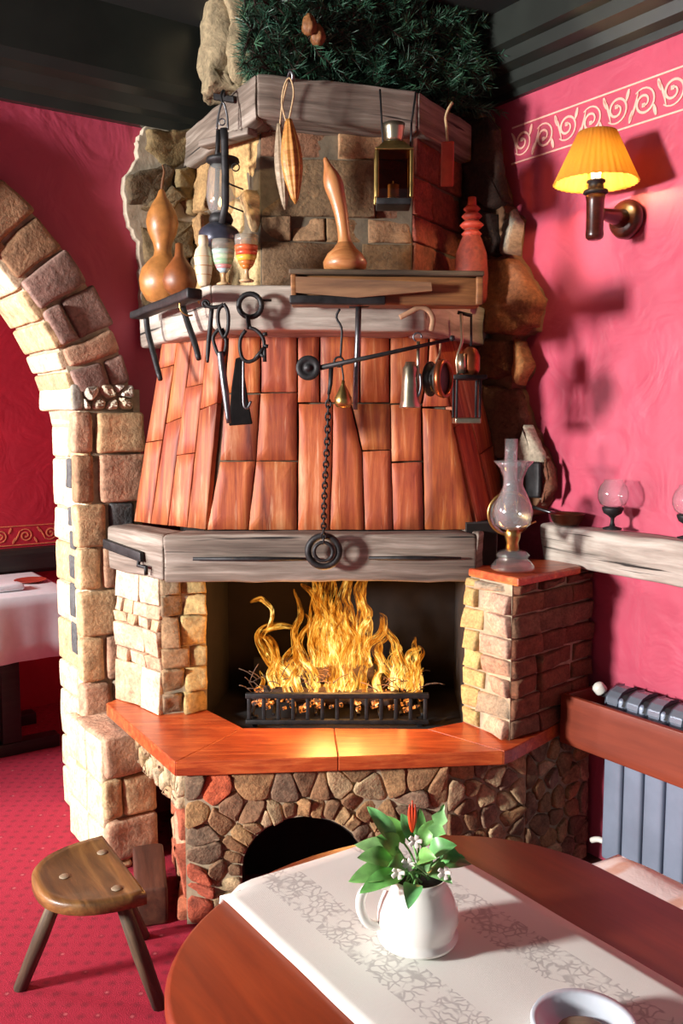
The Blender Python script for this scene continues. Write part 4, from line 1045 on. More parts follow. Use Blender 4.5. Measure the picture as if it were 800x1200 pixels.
mb = MB(); mb.tube(smooth(path([(248,362),(246,385),(244,405),(243,425)], Yt+.01),4), [.007]*10+[.006,.005,.004], 8); mb.build('jaw', M['iron'], tg)
# ring with shackle and hook
sk = thing('shackle', 'black iron shackle with barbs hanging from a big ring on the shelf front', 'shackle', UY(290,485,Yt))
mb = MB(); mb.tube(arc(UY(293,358,2.72), .034, 0, 2*PI, 24)[:-1], .008, 8, closed=True); mb.build('ring', M['iron'], sk)
mb = MB(); mb.tube(path([(303,352),(318,352)], 2.725), .004, 6); mb.tube(smooth(path([(290,370),(291,378),(292,386)], 2.71),3), .007, 8); mb.build('pin', M['iron'], sk)
mb = MB(); mb.tube(smooth(path([(292,384),(300,387),(308,396),(309,408),(303,418),(292,424),(284,420),(281,408),(282,396),(288,387)], Yt),3), .0055, 8); mb.build('bow', M['iron'], sk)
for x,y,dx,dy in ((308,392,5,-1),(309,405,5,1),(305,415,6,4),(298,421,12,-14),(310,404,0,20)):
    mb = MB(); mb.tube(path([(x,y),(x+dx,y+dy)], Yt-.004), [.005,.006], 8); mb.build('barb', M['iron'], sk)
mb = MB(); mb.tube(smooth(path([(285,421),(285,440),(285,465),(286,476),(290,478),(294,470)], Yt),4), .004, 8); mb.build('wire_hook', M['steel'], sk)
# black leather sheath behind the tongs
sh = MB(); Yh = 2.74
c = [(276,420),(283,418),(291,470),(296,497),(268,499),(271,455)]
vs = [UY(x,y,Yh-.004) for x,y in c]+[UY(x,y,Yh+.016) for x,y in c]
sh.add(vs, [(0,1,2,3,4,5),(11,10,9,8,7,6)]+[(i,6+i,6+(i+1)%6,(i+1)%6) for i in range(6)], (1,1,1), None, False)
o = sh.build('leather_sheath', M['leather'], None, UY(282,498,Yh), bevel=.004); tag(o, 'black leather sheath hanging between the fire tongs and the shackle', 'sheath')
# steelyard balance with chain
Yb = 2.64
sy = thing('steelyard_balance', 'iron steelyard scale slung below the shelf with its chain hanging over the lintel', 'scale', UY(380,655,2.76))
mb = MB(); mb.tube(path([(370,432),(440,417),(526,398)], Yb), [.008,.0065,.005], 8); mb.lathe([(0,0),(.006,0),(.009,.006),(.006,.014),(0,.014)], UY(527,397,Yb), 12, ax=(1,0,.2)); mb.build('beam', M['iron'], sy)
mb = MB(); q = UY(361,431,Yb-.012); mb.lathe([(0,-.004),(.008,-.004),(.010,.001),(.020,.001),(.022,-.001),(.033,0),(.036,.003),(.036,.009),(.033,.012),(0,.012)], q, 28, ax=(0,1,0)); mb.build('end_disc', M['iron'], sy)
mb = MB(); mb.tube(smooth(path([(398,362),(394,372),(400,384),(400,400),(399,418)], Yb+.005),3), .0035, 8); mb.tube(arc(UY(397,424,Yb+.003), .014, 0, 2*PI, 14)[:-1], .0035, 6, closed=True); mb.build('suspension_hook', M['iron'], sy)
mb = MB(); mb.tube(path([(388,428),(387,450),(385,462)], Yb+.008), [.007,.0065,.005], 8); mb.build('pivot_bar', M['iron'], sy)
# chain links alternate
pts = smooth([UY(385,462,Yb+.008), UY(383,520,2.68), UY(380,580,2.76), UY(379,625,2.83), UY(379,637,2.85)], 8)
Ltot = sum((pts[i+1]-pts[i]).length for i in range(len(pts)-1)); step = .019; nl = int(Ltot/step)
def at(d):
    for i in range(len(pts)-1):
        l = (pts[i+1]-pts[i]).length
        if d <= l: return pts[i].lerp(pts[i+1], d/l), (pts[i+1]-pts[i]).normalized()
        d -= l
    return pts[-1], (pts[-1]-pts[-2]).normalized()
ch = MB()
for i in range(nl):
    p_, t_ = at(i*step+step/2); side = V((1,0,0)) if i % 2 else V((0,1,0)); side = (side-t_*side.dot(t_)).normalized()
    lp = [p_+t_*(.013*math.cos(w))+side*(.0075*math.sin(w)) for w in [2*PI*k/10 for k in range(10)]]
    ch.tube(lp, .003, 6, closed=True)
ch.build('chain', M['iron'], sy)
mb = MB(); q = UY(379,646,2.855); mb.tube(arc(q, .050, 0, 2*PI, 28)[:-1], .011, 8, closed=True); q2 = q+V((.0,-.012,.0)); mb.tube(arc(q2, .030, 0, 2*PI, 20)[:-1], .006, 8, closed=True); mb.build('shackle_ring', M['iron'], sy)
mb = MB(); wq = UY(402,478,Yb); mb.lathe([(0,0),(.020,.002),(.026,.014),(.025,.030),(.014,.052),(.006,.068),(.004,.080),(0,.081)], wq, 20); mb.build('weight', M['brass'], sy)
mb = MB(); mb.tube(smooth([wq+UPV*.078, UY(402,440,Yb), UY(400,428,Yb)],3), .003, 6); mb.build('weight_hook', M['iron'], sy)
# iron rod (poker)
po = thing('poker', 'straight iron poker hanging upright behind the steelyard beam', 'poker', UY(417,480,2.70))
mb = MB(); mb.tube(path([(420,358),(419,400),(417,440),(416,480)], 2.70), [.009,.009,.0085,.007], 8); mb.build('shaft', M['steel'], po)
mb = MB(); mb.tube(path([(409,358),(432,357)], 2.70), .008, 8); mb.build('head', M['iron'], po)
# pewter measure on a strip
pm = thing('pewter_jug', 'bright slim metal oil jug hanging from the steelyard beam', 'jug', UY(480,477,2.66))
mb = MB(); px_lathe(mb, 480, 2.66, [(0,424),(5,424),(7,429),(9,432),(9,446),(9.5,450),(11,470),(12.5,476),(12.5,478),(0,478)], 24); mb.build('body', M['pewter'], pm)
mb = MB(); mb.tube(path([(490,400),(490,425),(490,462)], 2.655), .006, 6, flat=.4); mb.build('strap', M['pewter'], pm)
mb = MB(); mb.tube(smooth(path([(492,438),(493,452),(490,464),(486,462)], 2.645),3), .004, 6); mb.build('handle', M['steel'], pm)
mb = MB(); mb.tube(arc(UY(489,395,2.655), .012, -.3, 1.4*PI, 14), .003, 6); mb.build('hook', M['steel'], pm)
# wooden pulley
pu = thing('pulley', 'small wooden pulley wheel hanging right of the bright metal jug', 'pulley', UY(512,464,2.70))
q = UY(510,444,2.70); axd = V((1,-.55,0)).normalized()
mb = MB(); mb.lathe([(0,0),(.045,0),(.052,.006),(.052,.012),(.040,.018),(.040,.030),(.052,.036),(.052,.044),(.045,.05),(0,.05)], q-axd*.025, 28, ax=axd); mb.build('wheel', M['black_wood'], pu)
mb = MB(); mb.lathe([(.047,-.004),(.055,-.004),(.058,.006),(.055,.016),(.047,.016)], q+axd*.02, 28, ax=axd, closed=True); mb.build('rim', M['copper'], pu)
mb = MB(); mb.lathe([(0,-.05),(.014,-.05),(.016,-.045),(.016,-.03),(.012,-.025)], q, 16, ax=axd); mb.build('hub', M['brass'], pu)
mb = MB(); mb.tube(smooth([q+V((.0,0,.05)), UY(515,415,2.70), UY(516,400,2.72)],3), .004, 6); mb.build('strap', M['strap'], pu)
# leather strap and bracket
o = MB(); o.tube(smooth(path([(468,372),(480,366),(492,360),(502,364),(507,374),(505,388)], 2.70),4), [.008]*20+[.006], 8, flat=.45)
o = o.build('curved_strap', M['strap'], None, UY(488,372,2.70)); tag(o, 'pale curved strap hanging below the right end of the wooden trough', 'strap')
# carbide lantern on the right
Yc = 2.86
cl = thing('miners_lantern', 'open-framed miner lantern hanging in front of the right side of the hood', 'lantern', UY(548,495,Yc))
x0, x1 = UY(532,450,Yc).x, UY(562,450,Yc).x; zb, zt = UY(548,494,Yc).z, UY(548,445,Yc).z; ya, yb = Yc-.04, Yc+.05
mb = MB(); mb.abox(x0,ya,zb-.006,x1,yb,zb+.012); mb.build('base', M['pewter'], cl)
for xx in (x0+.004,x1-.004):
    for yy in (ya+.004,yb-.004): mb = MB(); mb.abox(xx-.004,yy-.004,zb+.012,xx+.004,yy+.004,zt); mb.build('post', M['iron'], cl)
mb = MB(); mb.abox(x0-.008,ya-.008,zt,x1+.016,yb+.01,zt+.014); mb.build('roof', M['iron'], cl)
mb = MB(); c = ((x0+x1)/2+.01, Yc, zt+.014); mb.lathe([(.0,0),(.022,0),(.030,.018),(.030,.06),(.022,.078),(.012,.088),(0,.088)], c, 20); mb.build('reservoir', M['copper'], cl)
mb = MB(); mb.tube(smooth([V(c)+V((-.04,-.01,.0)), V(c)+V((-.045,-.015,.05)), V(c)+V((-.03,-.01,.10)), UY(541,392,Yc), UY(540,368,Yc+.03)],4), .005, 6); mb.tube([V(c)+V((-.028,-.02,.005)), V(c)+V((-.03,-.02,.065))], .014, 8); mb.build('hanger', M['pewter'], cl)
mb = MB(); mb.abox(x0+.006,ya+.003,zb+.012,x1-.006,ya+.005,zt); mb.build('pane', M['glass'], cl)
# dark bracket on the right wing of the shelf
o = MB(); o.tube(path([(536,366),(553,370)], 2.98), .006, 8); o.tube(path([(541,367),(541,392)], 2.98), .004, 8); o.tube(path([(552,370),(552,405)], 2.98), .004, 8)
o = o.build('bracket_hook', M['iron'], None, UY(544,405,2.98)); tag(o, 'thin black iron bracket hanging from the right wing of the mantel shelf', 'bracket')
# ================================================================== GREENERY
rnd = random.Random(3)
gp = UY(405,95,3.05); gp.z = 2.62
ga = thing('pine_garland', 'dark green pine branches heaped on the timber ring under the ceiling', 'pine branches', gp)
nd = MB(); br = MB()
for i in range(620):
    x = rnd.uniform(292,545); Yg = rnd.uniform(2.90,3.12)+max(0,(x-300)/240*.33)
    base_ = UY(x, 90, Yg); base_.z = rnd.uniform(2.625, 2.92)
    d = V((rnd.uniform(-1,1), rnd.uniform(-.9,.4), rnd.uniform(-.75,.85))).normalized(); L = rnd.uniform(.10,.19)
    tip = base_+d*L
    if tip.z > 2.93: tip.z = 2.93
    ym = 2.84+.28*max(0,(tip.x+.27)/.52)
    if tip.y < ym: tip.y = ym+.03
    if tip.x < -.30: tip.x = -.30
    if base_.z < 2.72 and tip.z < 2.63: tip.z = 2.63
    mid_ = base_.lerp(tip,.5)+UPV*.012
    br.tube([base_, mid_, tip], [.004,.003,.0015], 5)
    sh_ = rnd.uniform(.5,1.5); cc = (sh_*rnd.uniform(.8,1.2), sh_, sh_*rnd.uniform(.8,1.1))
    for k in range(46):
        t = .12+.88*k/45; p_ = base_.lerp(mid_, t*2) if t < .5 else mid_.lerp(tip, t*2-1)
        a = rnd.uniform(0,2*PI); s1 = d.orthogonal().normalized(); s2 = d.cross(s1)
        nd_ = (s1*math.cos(a)+s2*math.sin(a))*.75+d*.75; l = rnd.uniform(.030,.050); e = p_+nd_*l
        if e.z > 2.945: e.z = 2.945
        wv = nd_.cross(V((rnd.uniform(-1,1),rnd.uniform(-1,1),rnd.uniform(-1,1)))).normalized()*.0011
        nd.add([p_-wv, p_+wv, p_+(e-p_)*.7+wv*.8, e, p_+(e-p_)*.7-wv*.8], [(0,1,2,3,4)], cc, None, False)
o = nd.build('needles', M['needle'], ga); o['kind'] = 'stuff'
br.build('twigs', M['bark'], ga)
for x,y,Y in ((362,30,2.93),(372,42,2.95)):
    c = UY(x,y,Y); mb = MB()
    mb.lathe([(0,0),(.012,.003),(.02,.015),(.022,.03),(.016,.05),(.006,.065),(0,.067)], c-UPV*.03, 20, ripple=lambda k,h: .18*(1 if (k//2+int(h*120))%2 else -1)); mb.build('pine_cone', M['brown_wood'], ga)
# ================================================================== FIRE
gr = thing('fire_grate', 'black iron basket grate standing on the firebox floor', 'grate', (-.02,3.02,.496))
gx0, gx1 = UY(288,835,2.97).x, UY(502,835,2.97).x; gz0, gz1 = .505, .62
mb = MB(); mb.abox(gx0,2.955,gz1-.018,gx1,2.975,gz1); mb.abox(gx0,2.955,.512,gx1,2.975,.528); mb.build('front_rail', M['iron'], gr)
nbar = 13
for i in range(nbar):
    x = gx0+.012+(gx1-gx0-.024)*i/(nbar-1); mb = MB(); mb.abox(x-.0065,2.958,.528,x+.0065,2.972,gz1-.018); mb.build('bar', M['iron'], gr)
mb = MB()
for i in range(9):
    x = gx0+.02+(gx1-gx0-.04)*i/8; mb.abox(x-.006,2.975,.535,x+.006,3.26,.547)
mb.abox(gx0,3.26,.53,gx1,3.275,.66); mb.build('bed', M['iron'], gr)
for x in (gx0+.03, gx1-.03):
    for y in (2.985,3.25): mb = MB(); mb.abox(x-.01,y-.01,.497,x+.01,y+.01,.535); mb.build('foot', M['iron'], gr)
rf = random.Random(5)
logs = [((-.27,3.08,.575),(.20,3.02,.585),.030,'long charred log lying along the front of the grate'),
        ((-.22,3.20,.585),(.24,3.19,.58),.036,'thick charred log at the back of the grate'),
        ((-.16,3.13,.635),(.12,3.09,.655),.028,'charred log stacked over the front log in the flames'),
        ((.02,3.10,.64),(.26,3.15,.60),.024,'slim charred log leaning down to the right side of the grate')]
for a,c,r,lab in logs:
    a, c = V(a), V(c); mb = MB(); n = 9
    P_ = [a.lerp(c,i/n)+V((0,rf.uniform(-.006,.006),rf.uniform(-.006,.006))) for i in range(n+1)]
    mb.tube(P_, [r*rf.uniform(.85,1.12) for _ in P_], 10); o = mb.build('firewood_log', M['bark'], None, a.lerp(c,.5)-UPV*r); tag(o, lab, 'firewood', 'logs burning in the grate')
mb = MB()
for i in range(170):
    x = rf.uniform(gx0+.01, gx1-.01); y = rf.uniform(2.985,3.24); z = .552+rf.uniform(0,.03); r = rf.uniform(.006,.014)
    mb.box((x,y,z), V((r,0,r*.3)), V((0,r*.8,0)), V((-r*.2,0,r*.7)), r=r*.3, amp=.002, n=2)
o = mb.build('embers', M['ember'], None, (0,3.1,.55)); tag(o, 'glowing embers and ash heaped under the burning logs', 'embers', None, 'stuff')
mb = MB()
for i in range(60):
    x = rf.choice([rf.uniform(gx0,gx0+.12), rf.uniform(gx1-.2,gx1), rf.uniform(gx0,gx1)]); y = rf.uniform(2.98,3.12); z = rf.uniform(.60,.66)
    a = V((x,y,z)); d = V((rf.uniform(-1,1),rf.uniform(-.4,.4),rf.uniform(-.2,.7))).normalized()*rf.uniform(.03,.08); mb.tube(smooth([a, a+d*.5+UPV*.006, a+d],2), .0018, 5)
o = mb.build('kindling', M['kindling'], None, (0,3.05,.6)); tag(o, 'thin curled kindling twigs strewn over the burning logs', 'kindling', None, 'stuff')
fire = thing('fire', 'tall yellow and orange flames rising from the logs in the grate', 'fire', (0,3.1,.6))
def tongue(pts, ws, Y, flat=.5, tw=0):
    P_ = smooth([UY(x,y,Y+rf.uniform(-.012,.012)) for x,y in pts], 6); m = len(P_); mb = MB(); k = pix(Y)
    W_ = []
    for i in range(m):
        t = i/(m-1)*(len(ws)-1); j = min(len(ws)-2,int(t)); W_.append((ws[j]+(ws[j+1]-ws[j])*(t-j))*k/2)
    P_ = [p_+V((mn.noise(p_*22)*.008, mn.noise(p_*22+V((5,0,0)))*.008, 0)) for p_ in P_]
    mb.tube(P_, W_, 12, up=(0,1,0), flat=flat)
    n = 12; cols = []
    for i in range(m): cols += [(i/(m-1),0,0)]*n
    mb.c = cols; mb.build('flame', M['flame'], fire)
T = [
 ([(380,815),(378,780),(372,750),(376,720),(366,695),(352,684)], [26,46,40,26,16,3], 3.12),
 ([(388,815),(392,775),(388,735),(380,705),(384,672)], [30,50,44,30,20], 3.14),
 ([(405,812),(402,770),(408,735),(402,700),(412,668)], [30,46,38,26,12], 3.15),
 ([(398,815),(418,780),(420,745),(424,715),(420,690),(430,668)], [20,30,24,20,14,4], 3.11),
 ([(372,810),(362,790),(350,770),(345,740),(352,716),(344,690)], [20,32,22,14,12,2], 3.09),
 ([(368,815),(375,770),(366,730),(372,690),(364,668)], [18,34,22,18,6], 3.17),
 ([(430,815),(426,770),(432,730),(424,700),(433,668)], [16,26,16,14,4], 3.18),
 ([(340,812),(335,795),(318,775),(306,752),(308,738),(330,733),(347,737)], [20,26,24,22,18,14,2], 3.07),
 ([(320,806),(317,790),(322,770),(316,750),(302,742)], [12,16,18,16,4], 3.05),
 ([(314,738),(318,725),(315,712),(305,702),(294,706)], [8,8,8,12,4], 3.08),
 ([(350,812),(346,795),(350,780),(352,765)], [18,22,16,2], 3.04),
 ([(365,812),(368,795),(362,778),(366,762)], [18,20,14,2], 3.03),
 ([(390,814),(386,800),(390,785),(384,770)], [18,22,16,2], 3.02),
 ([(338,815),(334,804),(340,795),(346,784)], [14,14,10,2], 3.0),
 ([(425,812),(424,795),(428,775),(424,752),(428,744)], [16,18,14,10,2], 3.05),
 ([(428,815),(427,800),(424,785)], [12,12,2], 3.0),
 ([(436,790),(430,770),(432,755),(446,742),(450,725),(444,718)], [14,16,16,18,14,2], 3.08),
 ([(470,806),(472,790),(466,770),(462,752),(452,740),(446,722)], [20,24,20,16,14,2], 3.09),
 ([(462,800),(452,785),(446,770),(440,752)], [16,16,12,2], 3.06),
 ([(478,806),(484,788),(478,772),(482,764),(492,760),(489,756)], [14,16,14,12,9,2], 3.05),
 ([(460,808),(466,795),(474,780)], [16,18,3], 3.03),
 ([(492,806),(490,790),(496,782)], [12,10,2], 3.02),
 ([(405,815),(412,800),(408,785),(414,765)], [20,24,18,3], 3.04),
 ([(445,812),(440,800),(444,785),(438,775)], [16,18,12,2], 3.02),
 ([(305,806),(308,796),(304,786)], [10,8,2], 3.02),
]
for pts, ws, Y in T: tongue(pts, [w*.62 for w in ws], Y)
for i in range(24):
    x = rf.choice([rf.gauss(390,26), rf.gauss(395,22), rf.uniform(312,350), rf.uniform(432,492)])
    tall = 150-abs(x-395)*1.5 if 345 < x < 440 else rf.uniform(40,85)
    tall = max(35, tall*rf.uniform(.6,1.0)); y = rf.uniform(800,818); w = rf.uniform(7,15); sw = rf.uniform(-10,10)
    tongue([(x,y),(x+sw*.5,y-tall*.3),(x-sw*.5,y-tall*.6),(x+sw,y-tall*.85),(x+sw*.4,y-tall)], [w*.8,w,w*.7,w*.5,1.5], rf.uniform(3.0,3.18))
# ================================================================== LAMP, PAN AND CANDLE GLASSES BY THE RIGHT WALL
lp = UZ(600, 670, 1.060)
ol_ = thing('oil_lamp', 'clear glass oil lamp with round reflector standing on the right pier cap', 'oil lamp', lp)
mb = MB(); px_lathe(mb, 600, lp.y, [(0,643),(8,643),(16,646),(20,650),(17,654),(21,657),(25,662),(26,665),(25,667),(0,667)], 28); mb.build('foot', M['lamp_glass'], ol_)
mb = MB(); px_lathe(mb, 600, lp.y, [(0,618),(7,618),(10,622),(9,630),(7,636),(8,645),(0,645)], 24); mb.build('burner', M['brass'], ol_)
mb = MB(); px_lathe(mb, 600, lp.y, [(24,540),(17,548),(12,560),(11,568),(17,580),(22,592),(24,602),(21,614),(13,622),(12,621),(19,613),(22,602),(20,592),(15,580),(9.5,568),(10.5,560),(15.5,548),(23,540.5)], 32); mb.build('globe', M['lamp_glass'], ol_)
mb = MB(); px_lathe(mb, 597, lp.y, [(7.5,514),(7.5,530),(8,560),(10,580),(9,600),(8,600),(8.6,580),(7,560),(6.6,530),(6.6,514.5)], 20); mb.build('chimney', M['lamp_glass'], ol_)
mb = MB(); q = UY(597,602,lp.y+.075); rr_ = 26*pix(lp.y)
mb.tube(arc(q, rr_, 0, 2*PI, 32)[:-1], .0045, 8, closed=True); mb.build('reflector_ring', M['brass'], ol_)
mb = MB(); mb.lathe([(rr_-.004,0),(rr_*.7,.012),(rr_*.3,.018),(0,.02),(0,.0185),(rr_*.3,.0165),(rr_*.7,.0105),(rr_-.004,-.0015)], q, 32, ax=(0,1,0)); mb.build('reflector', M['lamp_glass'], ol_)
mb = MB(); mb.tube([q-UPV*rr_, V((q.x,lp.y+.03,q.z-rr_-.02)), V((lp.x,lp.y+.008,UY(600,625,lp.y).z))], .003, 6); mb.tube([UY(610,619,lp.y), UY(628,611,lp.y-.01)], .003, 6); mb.build('wick_knob', M['brass'], ol_)
# black slab drawn for the dark patch behind the lamp
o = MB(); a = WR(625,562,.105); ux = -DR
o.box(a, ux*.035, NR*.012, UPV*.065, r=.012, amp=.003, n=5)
o = o.build('dark_plate', M['iron'], None, a-UPV*.065); tag(o, 'small black plate set on the flagstones behind the oil lamp', 'plate')
# bleached timber beam shelf along the right wall
s0, s1 = sR(WR(634,640,.10)), 3.6
mb = MB()
zc, zd = 1.178, 1.030
def pr(s,o,z): return PRw(s,o,z)
mb.hexa([pr(s0,.005,zd+.01),pr(s1,.005,zd),pr(s1,.13,zd),pr(s0,.10,zd+.015),pr(s0-.02,.005,zc),pr(s1,.005,zc+.01),pr(s1,.13,zc+.01),pr(s0-.02,.10,zc)], r=.018, amp=.009, n=26, frq=6)
o = mb.build('beam_shelf', M['beam'], None, pr(s0+.5,.06,zd)); tag(o, 'bleached rough timber beam fixed as a shelf along the pink right wall', 'shelf')
# copper pan
q = UY(658,612,2.9); q = WR(664,612,.07); q.z = zc+.006
g = thing('copper_pan', 'small shallow copper pan on the left end of the beam shelf', 'pan', q)
mb = MB(); mb.lathe([(0,0),(.040,0),(.050,.012),(.058,.036),(.062,.038),(.060,.040),(.055,.036),(.046,.014),(.036,.006),(0,.006)], q, 28); mb.build('bowl', M['pan'], g)
mb = MB(); mb.tube([q+DR*.055+UPV*.034, q+DR*.10+UPV*.04, q+DR*.15+UPV*.05-NR*-.01], [.005,.005,.006], 8); mb.build('handle', M['steel'], g)
# candle glasses
def candle_glass(px_, label):
    q = WR(px_, 620, .085); q.z = zc+.012
    g = thing('candle_glass', label, 'candle glass', q, 'round candle glasses on the beam shelf')
    mb = MB(); mb.lathe([(0,0),(.030,0),(.031,.004),(.010,.010),(.006,.022),(.006,.036),(.014,.044),(.028,.052),(.034,.066),(.034,.072),(0,.070)], q, 28); mb.build('stem_cup', M['iron'], g)
    mb = MB(); mb.lathe([(.024,.072),(.040,.082),(.049,.102),(.049,.122),(.042,.142),(.032,.153),(.030,.162),(.0285,.162),(.0305,.152),(.040,.141),(.047,.122),(.047,.102),(.039,.084),(.022,.074)], q, 32); mb.build('globe', M['lamp_glass'], g)
candle_glass(717, 'round glass candle holder on a black stem, the one nearest the copper pan')
candle_glass(806, 'round glass candle holder on a black stem, cut off by the right photo edge')
# ================================================================== SCONCE
wp_ = WR(738, 258, 0)
scn = thing('wall_sconce', 'lit wall lamp with a yellow pleated shade on a dark turned wooden arm', 'wall lamp', wp_)
mb = MB(); mb.lathe([(0,.002),(.052,.002),(.060,.010),(.062,.022),(.056,.036),(.044,.042),(0,.044)], wp_, 32, ax=NR); mb.build('wall_plate', M['sconce_wood'], scn)
cT = WR(697, 250, .19); 
mb = MB(); a1_ = wp_+NR*.04; b1c = V((cT.x,cT.y,wp_.z-.002))
mb.tube([a1_, a1_.lerp(b1c,.3), a1_.lerp(b1c,.7), b1c], [.030,.024,.018,.018], 14); mb.build('arm', M['sconce_wood'], scn)
zt_, zbm = UY(697,228,cT.y).z, UY(697,281,cT.y).z
mb = MB(); mb.lathe([(0,0),(.020,0),(.026,.005),(.028,.016),(.026,.03),(.027,zt_-zbm-.02),(.030,zt_-zbm-.004),(.026,zt_-zbm),(0,zt_-zbm)], (cT.x,cT.y,zbm), 24); mb.build('candle_tube', M['sconce_wood'], scn)
mb = MB(); mb.lathe([(0,0),(.030,0),(.038,.004),(.036,.012),(.024,.014),(.022,.034),(.028,.036),(.028,.042),(0,.042)], (cT.x,cT.y,zt_), 24); mb.build('lamp_holder', M['iron'], scn)
mb = MB(); mb.lathe([(0,0),(.012,.002),(.014,.02),(.017,.045),(.014,.065),(0,.075)], (cT.x,cT.y,zt_+.042), 16); mb.build('bulb', M['bulb'], scn)
sb = UY(697,215,cT.y).z; stp = UY(697,155,cT.y).z; hh = stp-sb
mb = MB(); rp = lambda k,h: .022*math.cos(k*PI/2)*(1.15-h/hh*.5)
mb.lathe([(.127,0),(.122,.010),(.058,hh),(.0565,hh),(.1205,.010),(.1255,0)], (cT.x,cT.y,sb), 144, ripple=rp, closed=True); mb.build('shade', M['shade'], scn)
mb = MB()
mb.tube(arc((cT.x,cT.y,stp-.002), .055, 0, 2*PI, 32, (1,0,0), (0,1,0))[:-1], .0022, 6, closed=True)
for a in (0, 2*PI/3, 4*PI/3): mb.tube([V((cT.x+.055*math.cos(a),cT.y+.055*math.sin(a),stp-.003)), V((cT.x+.015*math.cos(a),cT.y+.015*math.sin(a),stp-.05)), V((cT.x+.012*math.cos(a),cT.y+.012*math.sin(a),zt_+.04))], .0015, 5)
mb.build('shade_carrier', M['iron'], scn)
# ================================================================== RADIATOR AND ITS BOARD
sr0 = sR(WR(705,940,.13)); pitch = .078
rad = thing('radiator', 'grey panelled radiator with dark top behind the red wooden board', 'radiator', PRw(sr0+.3,.08,.10))
def rbx(mb, s0,s1,o0,o1,z0,z1,**k):
    k.setdefault('r',.006); k.setdefault('amp',0)
    mb.hexa([PRw(s0,o0,z0),PRw(s1,o0,z0),PRw(s1,o1,z0),PRw(s0,o1,z0),PRw(s0,o0,z1),PRw(s1,o0,z1),PRw(s1,o1,z1),PRw(s0,o1,z1)], **k)
for i in range(8):
    a = sr0+i*pitch
    mb = MB(); rbx(mb, a+.0035,a+pitch-.0035,.045,.135,.10,.655, r=.012, n=3); sec = mb.build('section', M['radiator'], rad)
    mb = MB(); c = PRw(a+pitch/2,.06,.652); n = 8
    prof = [(.045,.655),(.045,.672),(.09,.676),(.12,.668),(.136,.650),(.140,.63),(.136,.62),(.135,.655)]
    prf = [(.046,.652),(.046,.674),(.085,.677),(.115,.668),(.134,.652),(.139,.630),(.132,.630)]
    extr(mb, prf, PRw, a+.008, a+pitch-.022); mb.build('top_cap', M['chrome'], sec, bevel=.004)
    mb = MB(); extr(mb, [(.048,.652),(.048,.671),(.11,.664),(.130,.650),(.134,.632),(.128,.632)], PRw, a+pitch-.022, a+pitch+.008); mb.build('gap', M['radiator_top'], sec)  # solid black strip stands in for the shaded gap between caps
mb = MB(); v0 = PRw(sr0-.02,.085,.638); mb.tube([PRw(sr0+.01,.085,.638), PRw(sr0-.055,.085,.638)], .011, 10); mb.build('pipe', M['steel'], rad)
mb = MB(); mb.lathe([(0,0),(.020,0),(.021,.005),(.021,.024),(.017,.030),(0,.038)], PRw(sr0-.045,.090,.645), 12, ax=UPV*.7+NR*.5-DR*-.3); mb.build('valve_knob', M['white_plastic'], rad)
mb = MB(); mb.tube(smooth([PRw(sr0+.01,.09,.135), PRw(sr0-.03,.10,.14), PRw(sr0-.06,.10,.125)],3), .010, 8); mb.build('return_pipe', M['white_plastic'], rad)
for i in (0,7): mb = MB(); rbx(mb, sr0+i*pitch+.02,sr0+i*pitch+.055,.03,.06,.012,.11); mb.build('foot', M['radiator_top'], rad)
for i in (1,6): mb = MB(); rbx(mb, sr0+i*pitch+.02,sr0+i*pitch+.055,.001,.05,.5,.54); mb.build('bracket', M['radiator_top'], rad)
bs = sR(WR(657,842,.20))
bd = thing('radiator_cover', 'red-brown wooden board mounted across the front of the radiator', 'radiator cover', PRw(bs+.4,.2,.47))
mb = MB(); rbx(mb, bs,bs+1.3,.185,.205,.473,.640, r=.004, n=14); mb.build('front_board', M['board'], bd)
mb = MB(); rbx(mb, bs,bs+.02,.002,.184,.473,.640, r=.003, n=6); mb.build('end_board', M['board'], bd)
# ================================================================== BENCH WITH PAD
zs_ = .42
e1_ = V((.8207,.5714,0)); d1_ = -DR      # across and along (towards the camera) of the right wall
pA = UZ(714,984,zs_+.03); e_back = pA.dot(e1_)
dA = UZ(684,1006,zs_+.03).dot(d1_)
def ED(e,d,z): return e1_*e+d1_*d+UPV*z
bn = thing('bench', 'low dark wooden bench between the table and the radiator', 'bench', ED(e_back-.16,dA+.5,0))
mb = MB(); 
def edbox(mb,e0,e1x,d0,d1x,z0,z1,**k):
    k.setdefault('r',.006); k.setdefault('amp',.001)
    mb.hexa([ED(e0,d0,z0),ED(e1x,d0,z0),ED(e1x,d1x,z0),ED(e0,d1x,z0),ED(e0,d0,z1),ED(e1x,d0,z1),ED(e1x,d1x,z1),ED(e0,d1x,z1)], **k)
edbox(mb, e_back-.36,e_back-.01,dA+.01,dA+1.25,zs_-.03,zs_); mb.build('seat', M['old_box'], bn)
for e in (e_back-.32, e_back-.09):
    for d in (dA+.06, dA+1.15): mb = MB(); edbox(mb, e,e+.045,d,d+.045,0,zs_-.031); mb.build('leg', M['old_box'], bn)
mb = MB(); nE, nD = 10, 34; vs = []; ts = []; fs = []
for lay in (1,0):
    for i in range(nE+1):
        for j in range(nD+1):
            e = e_back-.37+.37*i/nE; d = dA+1.22*j/nD
            ed = min(i,nE-i,j,nD-j); z = zs_+.002 if lay == 0 else zs_+.004+.026*min(1,ed/1.5)+.006*mn.noise(V((e*14,d*14,0)))
            e += .008*mn.noise(V((d*9,1,0))); vs.append(ED(e,d,z)); ts.append(V((d-dA,e,z)))
N = (nE+1)*(nD+1)
for i in range(nE):
    for j in range(nD):
        a = i*(nD+1)+j; fs.append((a,a+nD+1,a+nD+2,a+1)); fs.append((N+a,N+a+1,N+a+nD+2,N+a+nD+1))
